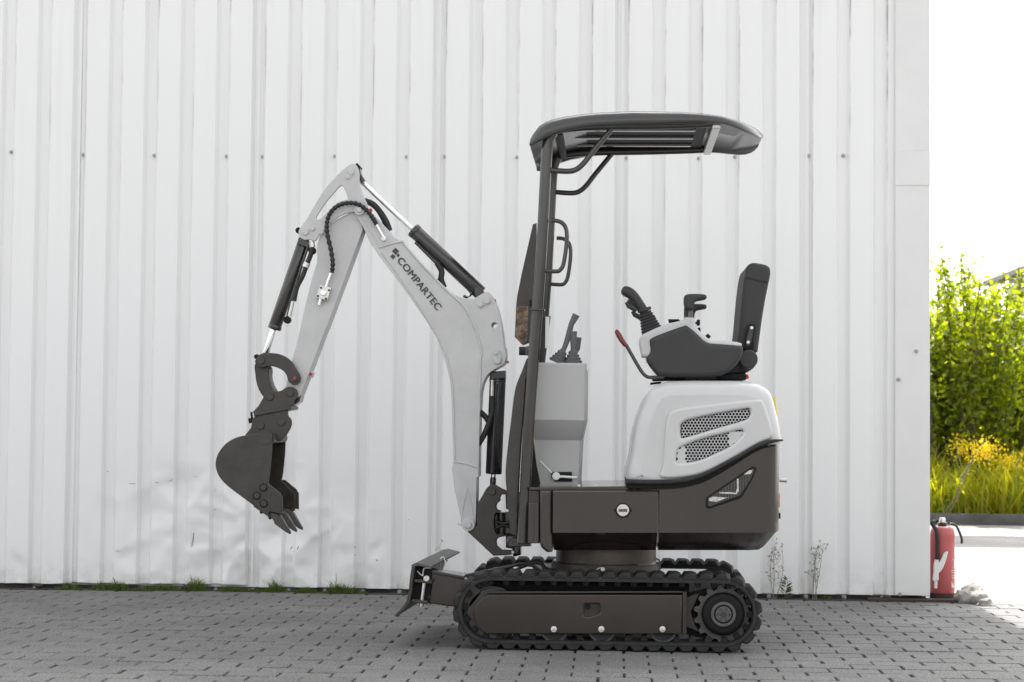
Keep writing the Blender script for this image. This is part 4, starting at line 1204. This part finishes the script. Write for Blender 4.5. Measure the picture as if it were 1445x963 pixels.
sb = plate('seat_base', A7([(555, 820), (795, 815), (975, 800), (975, 850), (555, 852)]), -.2, .24, 'dark_steel', EX, .004)
plate('seat_rail', A7([(790, 815), (970, 803), (970, 848), (790, 848)]), -.24, -.2, 'matte_black', sb, .004)
plate('buckle', A7([(975, 810), (992, 815), (998, 838), (975, 846)]), -.23, -.19, 'red_plastic', sb, .003)
plate('seat_rail', A7([(330, 832), (560, 820), (560, 852), (420, 856), (345, 858)]), -.24, -.18, 'matte_black', sb, .006)
ptube('rail_handle', A7([(325, 876), (355, 872), (400, 868)]), -.25, 1.6, 'matte_black', sb, 0, 8)
cap_o = crom(A7([(250, 600), (262, 550), (330, 512), (405, 480), (480, 458), (556, 440)]), 3, False) + A7([(562, 422), (622, 424), (640, 492)]) + crom(A7([(680, 535), (740, 576), (840, 582), (945, 600), (930, 640), (880, 720), (700, 760), (330, 700), (268, 692)]), 3, False)
pod_o = crom(A7([(332, 565), (440, 520), (555, 480), (580, 482), (640, 530), (710, 592), (800, 604), (935, 616), (956, 645), (935, 715), (868, 785), (762, 826), (420, 826), (350, 790), (300, 712), (326, 655), (322, 600)]), 3)
def console(Y0, Y1, Yout, dxx):
    """Y0 front plane (towards the camera), traced there"""
    cap = plate('armrest_console', cap_o, Y0, Y1, 'grey_paint', EX, .012, res=3)
    pod = plate('console_pod', pod_o, Yout, (Y0 + Y1) / 2, 'plastic', cap, .018, res=3)
    ym = (Y0 + Y1) / 2
    P, rr_ = [], []
    for i in range(15):
        t = i / 14
        P.append(W(*A7([(338 - 48 * t, 522 - 132 * t)])[0], ym)); rr_.append((78 - 32 * t - (9 if i % 2 else 0)) * .2077 * mpp(ym))
    bel = tube('joystick_bellows', P, rr_, 'plastic', cap, 24, 60)
    P = [W(*A7([(a_, b_)])[0], ym) for a_, b_ in ((289, 384), (288, 381), (283, 366), (282, 363))]
    tube('joystick_collar', P, [40 * .2077 * mpp(ym), 48 * .2077 * mpp(ym), 48 * .2077 * mpp(ym), 40 * .2077 * mpp(ym)], 'plastic', bel, 24)
    hp = [(278, 372, 30), (255, 335, 30), (225, 295, 33), (198, 268, 36), (172, 252, 37), (152, 244, 34), (138, 238, 26), (131, 235, 10)]
    P = crom([(a_, b_, r) for a_, b_, r in hp], 3, False)
    tube('joystick_grip', [W(*A7([(p[0], p[1])])[0], ym) for p in P], [max(3, p[2]) * .2077 * mpp(ym) for p in P], 'plastic', bel, 16, 60)
    P = [W(*A7([(a_, b_)])[0], ym) for a_, b_ in ((160, 322), (180, 345), (205, 358), (235, 378))]
    tube('joystick_trigger', P, [.006, .012, .012, .010], 'plastic', bel, 12, 60)
    disc('joystick_button', *A7([(148, 276)])[0], 1.4, ym - .01, ym + .01, 'red_plastic', bel, 10)
    rest = plate('palm_rest', crom(A7([(556, 290), (566, 272), (600, 264), (690, 266), (708, 278), (706, 296), (670, 304), (638, 312), (622, 340), (618, 370), (584, 372), (560, 350)]), 3), ym - .045, ym + .045, 'plastic', cap, .012, res=3)
    plate('rest_post', A7([(584, 365), (616, 365), (618, 428), (580, 428)]), ym - .02, ym + .02, 'plastic_mid', rest, .003)
    plate('rest_boot', A7([(556, 360), (586, 365), (582, 425), (556, 430)]), ym - .01, ym + .03, 'plastic', rest, .004)
    kn = ptube('adjust_knob', A7([(632, 462), (648, 462)]), ym, 1.6, 'matte_black', cap, 0, 8)
    plate('knob_head', fillet(A7([(642, 440), (664, 438), (664, 480), (642, 478)]), 2), ym - .02, ym + .02, 'matte_black', kn, .004)
    plate('switch', A7([(448, 436), (520, 436), (528, 446), (455, 460)]), ym - .025, ym + .025, 'matte_black', cap, .004)
    return cap
console(-.37, -.23, -.385, 0)
far_before = set(col.objects)
console(.27, .41, .255, 0)
def screen_shift(objs, dx, dz):
    for o in objs:
        if o.parent == EX: o.location += Vector((dx, 0, dz))
new = [o for o in col.objects if o not in far_before]
k_ = mpp(.27) / mpp(-.37)
# far console was traced at its own depth; bring it back to the near console's metres
for o in new:
    pc = WPOS[o]
    if o.parent == EX:
        base = o
near_cap = [o for o in EX.children if o.name.startswith('armrest_console')]
a_, b_ = near_cap[0], near_cap[1]
b_.scale = (1 / k_,) * 3
b_.location = Vector((a_.location.x + .032, b_.location.y, a_.location.z))
# USB-like plug cap on the console and the red lever
plate('console_plug', A7([(702, 545), (718, 534), (738, 552), (728, 568), (708, 560)]), -.33, -.30, 'matte_black', EX, .003)
lv = ptube('console_lever', A7([(165, 618), (200, 680), (240, 750), (272, 800), (305, 828), (350, 832), (420, 828)]), -.36, 2.5, 'tube_black', EX, 5)
P = [W(*p, -.36) for p in A7([(92, 508), (98, 520), (112, 545), (135, 585), (152, 608), (168, 620)])]
tube('lever_grip', P, [.003, .0095, .0115, .0105, .0095, .008], 'red_grip', lv, 16, 60)

# ------------------------------------------------------------------ fire extinguisher
exX = W(1330.5, 846, WALL + .10).x; exY = WALL + .115
ER = 17.0 * mpp(exY)
zt_ = W(1330, 742, exY).z
ext = empty('fire_extinguisher', (exX, exY, .0), 'old red fire extinguisher with black hose beside the hall corner', 'extinguisher')
ez0 = .012
def lathe(name, prof, x, y, material, parent, n=36, smooth=50):
    V, Fc = [], []
    for r, z in prof:
        for k in range(n):
            a = 2 * math.pi * k / n; V.append((x + r * math.cos(a), y + r * math.sin(a), z))
    for i in range(len(prof) - 1):
        for k in range(n): Fc.append((i * n + k, i * n + (k + 1) % n, (i + 1) * n + (k + 1) % n, (i + 1) * n + k))
    Fc += [tuple(range(n))[::-1], tuple((len(prof) - 1) * n + k for k in range(n))]
    return finish(name, pyd(V, Fc), material, parent, smooth)
lathe('cylinder_body', [(ER * .97, ez0 + .02), (ER, ez0 + .03), (ER, zt_ - .05), (ER * .97, zt_ - .03), (ER * .86, zt_ - .014), (ER * .6, zt_ - .003), (ER * .3, zt_)], exX, exY, 'extinguisher_red', ext)
lathe('foot_ring', [(ER * .9, 0), (ER * 1.01, .003), (ER * 1.015, .030), (ER * .98, .036)], exX, exY, 'rust', ext)
lathe('valve_collar', [(ER * .36, zt_ - .002), (ER * .40, zt_ + .004), (ER * .40, zt_ + .016), (ER * .3, zt_ + .018)], exX, exY, 'cyl_black', ext, 20)
lathe('valve', [(ER * .26, zt_ + .018), (ER * .26, zt_ + .036), (ER * .2, zt_ + .044)], exX, exY, 'zinc', ext, 16)
fy = exY - ER * .75
def E(pts): return RG(1300, 715, .15576)(pts)
hp = crom(E([(150, 130), (100, 145), (110, 175), (135, 220), (145, 300), (145, 400), (142, 485)]), 5, False)
hose = tube('discharge_hose', [W(p[0], p[1], exY - ER - .012 + (.05 if i < 4 else 0)) for i, p in enumerate(hp)], .0105, 'hose', ext, 12)
NY = exY - ER - .03
noz = plate('nozzle', crom(E([(120, 505), (160, 510), (185, 470), (205, 425), (240, 408), (238, 440), (215, 520), (185, 580), (160, 610), (158, 670), (108, 672), (112, 600)]), 3), NY, NY + .02, 'white_plastic', ext, .006)
ptube('nozzle_tip', E([(132, 675), (130, 740)]), NY + .01, 2.3, 'white_plastic', noz, 0, 12)
ptube('hose_nut', E([(140, 482), (138, 508)]), NY + .01, 3.0, 'white_plastic', noz, 0, 12)
hl = crom(E([(262, 160), (290, 160), (320, 180), (345, 230), (365, 285), (368, 320), (356, 334)]), 4, False)
tube('carry_handle', [W(p[0], p[1], exY - .01) for p in hl], [.007] * (len(hl) - 2) + [.005, .003], 'cyl_black', ext, 10)
# printed label, curved around the body
def curved_patch(name, pxs, material):
    poly = pxs; V = []
    for p in poly:
        dx = (p[0] - 1330.5) / 17.0; dx = max(-.985, min(.985, dx))
        V.append(Vector((exX + (ER + .0008) * dx, exY - (ER + .0008) * math.sqrt(1 - dx * dx), W(p[0], p[1], exY - ER * .3).z)))
    finish(name, pyd(V, [tuple(range(len(V)))]), material, ext, 0)
for nm, rect in (('label_print', [(290, 360, 303, 465)]), ('label_print', [(272, 472, 303, 480), (286, 480, 300, 548), (272, 548, 303, 556)]), ('label_print', [(262, 572, 300, 580), (262, 592, 298, 598)]), ('label_print', [(262, 675, 300, 730), (265, 620, 300, 626), (265, 640, 300, 646)])):
    for x0, y0, x1, y1 in rect:
        curved_patch(nm, E([(x0, y1), ((x0 + x1) / 2, y1), (x1, y1), (x1, y0), ((x0 + x1) / 2, y0), (x0, y0)]), 'white_decal')
# stones beside it
def stone(px, py, rx, ry, rz, label):
    c = G(px, py); bm = bmesh.new(); bmesh.ops.create_icosphere(bm, subdivisions=4, radius=1)
    for v in bm.verts:
        d = 1 + .35 * noise.noise(v.co * 1.3 + Vector((px, 0, 0))) + .14 * noise.noise(v.co * 4)
        v.co = Vector((v.co.x * rx * d, v.co.y * ry * d, max(-.01, v.co.z * rz * d)))
    me = bm_mesh(bm); me.transform(Matrix.Translation((c.x, c.y, 0)))
    o = finish('stone', me, 'rock', None, 30, True); tag(o, label, 'stone', 'stones by the hall corner')
stone(1372, 850, .085, .10, .085, 'rough pale broken stone lying beside the extinguisher')
stone(1391, 855, .045, .04, .035, 'small smooth grey stone in front of the broken stone')

# ------------------------------------------------------------------ plants
def leaf_geo(V, Fc, p, d, nrm, ln, wd):
    s = d.cross(nrm).normalized()
    k = len(V)
    V += [p, p + d * ln * .45 + s * wd * .5, p + d * ln, p + d * ln * .45 - s * wd * .5]
    Fc.append((k, k + 1, k + 2, k + 3))
def rvec(): 
    v = Vector((random.gauss(0, 1), random.gauss(0, 1), random.gauss(0, 1))); return v.normalized()
def shrub(cx, cy, h, rx, nbr, nleaf, label, seed, lsz=.075):
    random.seed(seed)
    root = empty('shrub', (cx, cy, 0), label, 'shrub', 'shrubs beyond the yard kerb')
    V, Fc = [], []; LV, LF = [], []; tips = []
    for b in range(nbr):
        a = random.uniform(0, 6.283); rr = rx * math.sqrt(random.random())
        p = Vector((cx + random.uniform(-.25, .25), cy + random.uniform(-.25, .25), 0))
        hh = h * random.uniform(.62, 1.03) * (1 - .25 * (rr / rx) ** 2)
        e = Vector((cx + rr * math.cos(a), cy + rr * math.sin(a), hh))
        pts = []
        for i in range(9):
            t = i / 8
            q = p.lerp(e, t) ; q.x = p.x + (e.x - p.x) * t ** .7; q.y = p.y + (e.y - p.y) * t ** .7
            q += Vector((noise.noise(Vector((b, t * 3, 0))), noise.noise(Vector((b, t * 3, 5))), 0)) * .12
            pts.append(q)
        v, f = sweep_mesh(pts, [.018 * (1 - i / 9.5) + .002 for i in range(9)], 5)
        k = len(V); V += v; Fc += [tuple(i + k for i in q) for q in f]
        nl = nleaf // nbr
        for _ in range(nl):
            t = .94 - abs(random.gauss(0, .36)) if random.random() < .93 else random.uniform(.8, 1); t = max(.06, min(1, t))
            i = min(7, int(t * 8)); q = pts[i].lerp(pts[i + 1], t * 8 - i)
            spread = .22 * (1.15 - t) + .05
            o_ = rvec() * abs(random.gauss(0, spread)); q2 = q + o_
            if q2.z < .05: q2.z = random.uniform(.05, .4)
            d = (rvec() + Vector((0, 0, .25))).normalized()
            leaf_geo(LV, LF, q2, d, rvec(), lsz * random.uniform(.6, 1.3), lsz * random.uniform(.4, .65))
    finish('stems', pyd(V, Fc), 'bark', root, 50)
    finish('foliage', pyd(LV, LF), 'leaf', root, 0)
KY = G(1400, 741).y
sx = lambda px, Y: W(px, 600, Y).x
shrub(sx(1352, KY + 1.7), KY + 1.7, 2.95, .75, 46, 12500, 'bushy bright green shrub growing right behind the hall corner', 11)
shrub(sx(1415, KY + 2.4), KY + 2.4, 2.9, .62, 40, 10000, 'tall loose green shrub in front of the white house', 12)
shrub(sx(1500, KY + 3.0), KY + 3.0, 2.1, .9, 30, 4500, 'lower green shrub in front of the grey block wall', 13)
shrub(sx(1290, KY + 2.4), KY + 2.4, 2.8, .8, 36, 8000, 'green shrub growing mostly behind the hall', 14)
# kerb and meadow
kb = finish('kerb', box_mesh((-3, KY, -.01), (14, KY + .16, .10), .008), 'kerb', None, 30); tag(kb, kind='structure')
mb = finish('verge', pyd(quad(-3, KY + .15, 40, 60, .09), [(0, 1, 2, 3)]), 'earth', None, 0); tag(mb, kind='structure')
random.seed(3)
V, Fc = [], []
for _ in range(9000):
    x = random.uniform(2.6, 7.5); y = KY + .2 + 2.2 * random.random() ** 1.3
    h = random.uniform(.15, .5) + .35 * max(0, noise.noise(Vector((x * 1.5, y * 1.5, 0)))) + .25 * (y - KY) / 2.2
    d = Vector((random.gauss(0, .3), random.gauss(0, .3), 1)).normalized()
    p = Vector((x, y, .09)); s = Vector((random.uniform(-1, 1), random.uniform(-1, 1), 0)).normalized() * random.uniform(.006, .016)
    k = len(V); m_ = p + d * h * .55; t_ = p + d * h + Vector((random.gauss(0, .1), random.gauss(0, .1), -.03))
    V += [p - s, p + s, m_ + s * .8, m_ - s * .8, t_]
    Fc += [(k, k + 1, k + 2, k + 3), (k + 3, k + 2, k + 4)]
o = finish('meadow_grass', pyd(V, Fc), 'meadow', None, 0); tag(o, 'tall sunlit yellow green grass behind the kerb', 'grass', kind='stuff')
def flower_plant(px, Y, h, lean, label, seed, nfl=160, z0=.09):
    random.seed(seed)
    x = sx(px, Y); root = empty('goldenrod', (x, Y, z0), label, 'flower', 'yellow flowers beyond the yard')
    V, Fc, L1, L2, P1, P2 = [], [], [], [], [], []
    for s_ in range(3):
        top = Vector((x + lean * h + random.gauss(0, .05), Y + random.gauss(0, .06), z0 + h * random.uniform(.85, 1.05)))
        base = Vector((x + random.gauss(0, .03), Y + random.gauss(0, .03), z0))
        pts = [base.lerp(top, t / 6) + Vector((0.04 * math.sin(t), 0, 0)) for t in range(7)]
        v, f = sweep_mesh(pts, .005, 5); k = len(V); V += v; Fc += [tuple(i + k for i in q) for q in f]
        for _ in range(26):
            t = random.random(); q = base.lerp(top, t)
            leaf_geo(L1, L2, q, (rvec() + Vector((0, 0, .4))).normalized(), rvec(), random.uniform(.05, .1), .018)
        for _ in range(nfl // 3):
            q = top + Vector((random.gauss(0, .06), random.gauss(0, .06), random.gauss(-.03, .05)))
            leaf_geo(P1, P2, q, rvec(), rvec(), .03, .026)
    finish('stem', pyd(V, Fc), 'dry_stalk', root, 50); finish('leaves', pyd(L1, L2), 'meadow', root, 0); finish('blossom', pyd(P1, P2), 'petal', root, 0)
flower_plant(1322, KY + .12, .80, .55, 'yellow flowering stalk leaning out behind the extinguisher', 21, 260, .0)
flower_plant(1400, KY + .7, .62, .1, 'yellow flower clump between tall grass and the shrub', 22)
flower_plant(1432, KY + .5, .55, -.1, 'yellow flower clump by the block wall side of the meadow', 23)
flower_plant(1356, KY + .9, .70, .05, 'yellow flower clump below the bushy shrub', 24)
# far house and block wall
EV = 3.5                          # eave height; its line runs away from us along the house side
r0, r1 = ray(1395, 396), ray(1478, 362)
far_p = CAM + r0 * ((EV - CAM.z) / r0.z)
HX = far_p.x; HY1 = far_p.y; HY0 = HY1 - 5.0
hs_ = empty('white_house', (HX + 3, HY0, 0), 'white rendered house with grey eaves behind the shrubs', 'house')
box('wall', (HX + .28, HY0 + .3, 0), (HX + 6, HY1 - .3, EV - .02), 'house_white', hs_)
prh = [(HX, EV), (HX + 3.2, EV + 1.5), (HX + 6.4, EV), (HX + 6.4, EV - .13), (HX + 3.2, EV + 1.34), (HX, EV - .13)]
loft('roof', [[Vector((a, y, b)) for a, b in prh] for y in (HY0, HY1)], 'roof_grey', hs_, 0)
box('gutter', (HX - .10, HY0, EV - .10), (HX - .002, HY1, EV - .01), 'roof_grey', hs_, .01)
loft('gable', [[Vector((HX + .3, y, EV - .018)), Vector((HX + 3.2, y, EV + 1.3)), Vector((HX + 5.98, y, EV - .018))] for y in (HY0 + .32, HY0 + .5)], 'house_white', hs_, 0)
BW = KY + 2.9
bwl = empty('block_wall', (sx(1440, BW), BW, 0), 'grey concrete block wall at the end of the meadow', 'wall')
bx0 = sx(1424, BW); bzt = W(1430, 541, BW).z
blk = box_mesh((0, 0, 0), (.39, .19, .185), .006); blk.materials.append(MATS['block_grey'])
nr = max(1, int(bzt / .195))
for r_i in range(nr):
    for c_i in range(7):
        o = bpy.data.objects.new('block', blk)
        link(o, bwl, Vector((bx0 + c_i * .4 + (.2 if r_i % 2 else 0), BW, bzt - (nr - r_i) * .195)))
box('cap', (bx0 - .03, BW - .03, bzt), (bx0 + 3.1, BW + .22, bzt + .05), 'block_grey', bwl, .006)

# grass along the hall's foot
random.seed(5)
V, Fc = [], []
def blade_(x, y, h, w):
    d = Vector((random.gauss(0, .35), random.gauss(0, .25) - .15, 1)).normalized()
    s = Vector((random.uniform(-1, 1), random.uniform(-.4, .4), 0)).normalized() * w
    p = Vector((x, y, -.006)); m_ = p + d * h * .55; t_ = p + d * h * .9 + Vector((random.gauss(0, .25) * h, random.gauss(0, .2) * h, -.05 * h)); k = len(V)
    V.extend([p - s, p + s, m_ + s * .7, m_ - s * .7, t_]); Fc.extend([(k, k + 1, k + 2, k + 3), (k + 3, k + 2, k + 4)])
def patch(px0, px1, n, hmax, hmin=.015):
    for _ in range(n):
        px = random.uniform(px0, px1); x = sx2(px)
        e = max(.25, noise.noise(Vector((px * .045, 2, 0))) + .7)
        blade_(x, WALL - abs(random.gauss(0, .028)) + .004, random.uniform(hmin, hmax) * e, random.uniform(.0012, .0028))
sx2 = lambda px: W(px, 840, WALL).x
patch(80, 500, 3200, .06); patch(300, 520, 900, .05); patch(140, 180, 400, .09); patch(210, 250, 260, .085); patch(255, 300, 300, .11); patch(380, 405, 140, .10); patch(455, 490, 260, .13, .03); patch(570, 610, 60, .04); patch(1080, 1200, 120, .04)
patch(1345, 1385, 40, .07)
o = finish('wall_foot_grass', pyd(V, Fc), 'grass', None, 0); tag(o, 'short green grass along the foot of the hall wall', 'grass', kind='stuff')
# moss and dirt line in the gap
me = pyd(quad(sx2(-80), WALL - .062, sx2(1225), WALL + .06, .0015), [(0, 1, 2, 3)])
o = finish('dirt_strip', me, 'plinth', None, 0); tag(o, kind='structure')
# weeds
def weed(px, h, label, seed, leafy, stalks):
    random.seed(seed)
    x, y = sx2(px), WALL - .045
    root = empty('weed', (x, y, 0), label, 'weed', 'weeds at the foot of the hall wall')
    V, Fc, L1, L2 = [], [], [], []
    def st(p0, p1, r0):
        b = Vector((random.gauss(0, .01), random.gauss(0, .006), 0))
        pts = [p0.lerp(p1, t / 5) + b * math.sin(t / 5 * 3.14) for t in range(6)]
        v, f = sweep_mesh(pts, [r0 * (1 - t / 8) for t in range(6)], 5); k = len(V); V.extend(v); Fc.extend(tuple(i + k for i in q) for q in f)
        return pts
    for s_ in range(stalks):
        p0 = Vector((x + random.gauss(0, .006), y, 0)); p1 = Vector((x + random.gauss(.02 if leafy else .03, .025), y + random.gauss(0, .012), h * random.uniform(.75, 1.02)))
        pts = st(p0, p1, .0020)
        if leafy:
            for _ in range(26):
                t = random.uniform(.05, 1); q = p0.lerp(p1, t)
                d = (Vector((random.choice((-1, 1)) * random.uniform(.5, 1), random.gauss(0, .5), random.uniform(.1, .7)))).normalized()
                leaf_geo(L1, L2, q, d, Vector((0, -.6, .8)) + rvec() * .3, .05 * (1.2 - t * .6), .014)
        else:
            for _ in range(7):
                t = random.uniform(.3, .95); q = p0.lerp(p1, t); e = q + Vector((random.gauss(0, .022), random.gauss(0, .01), random.uniform(.025, .06)))
                st(q, e, .0011)
                for _ in range(3): leaf_geo(L1, L2, e + rvec() * .004, rvec(), rvec(), .012, .008)
    finish('stem', pyd(V, Fc), 'dry_stalk' if not leafy else 'weed_leaf', root, 50)
    finish('leaves', pyd(L1, L2), 'weed_leaf' if leafy else 'dry_stalk', root, 0)
weed(1104, .14, 'small leafy green weed against the hall wall', 31, True, 1)
weed(1092, .30, 'tall thin dry weed stalks beside the small leafy weed', 32, False, 3)
weed(1148, .29, 'dry branching weed with seed heads against the hall wall', 33, False, 4)
weed(618, .24, 'thin dry weed standing behind the dozer blade', 34, False, 2)
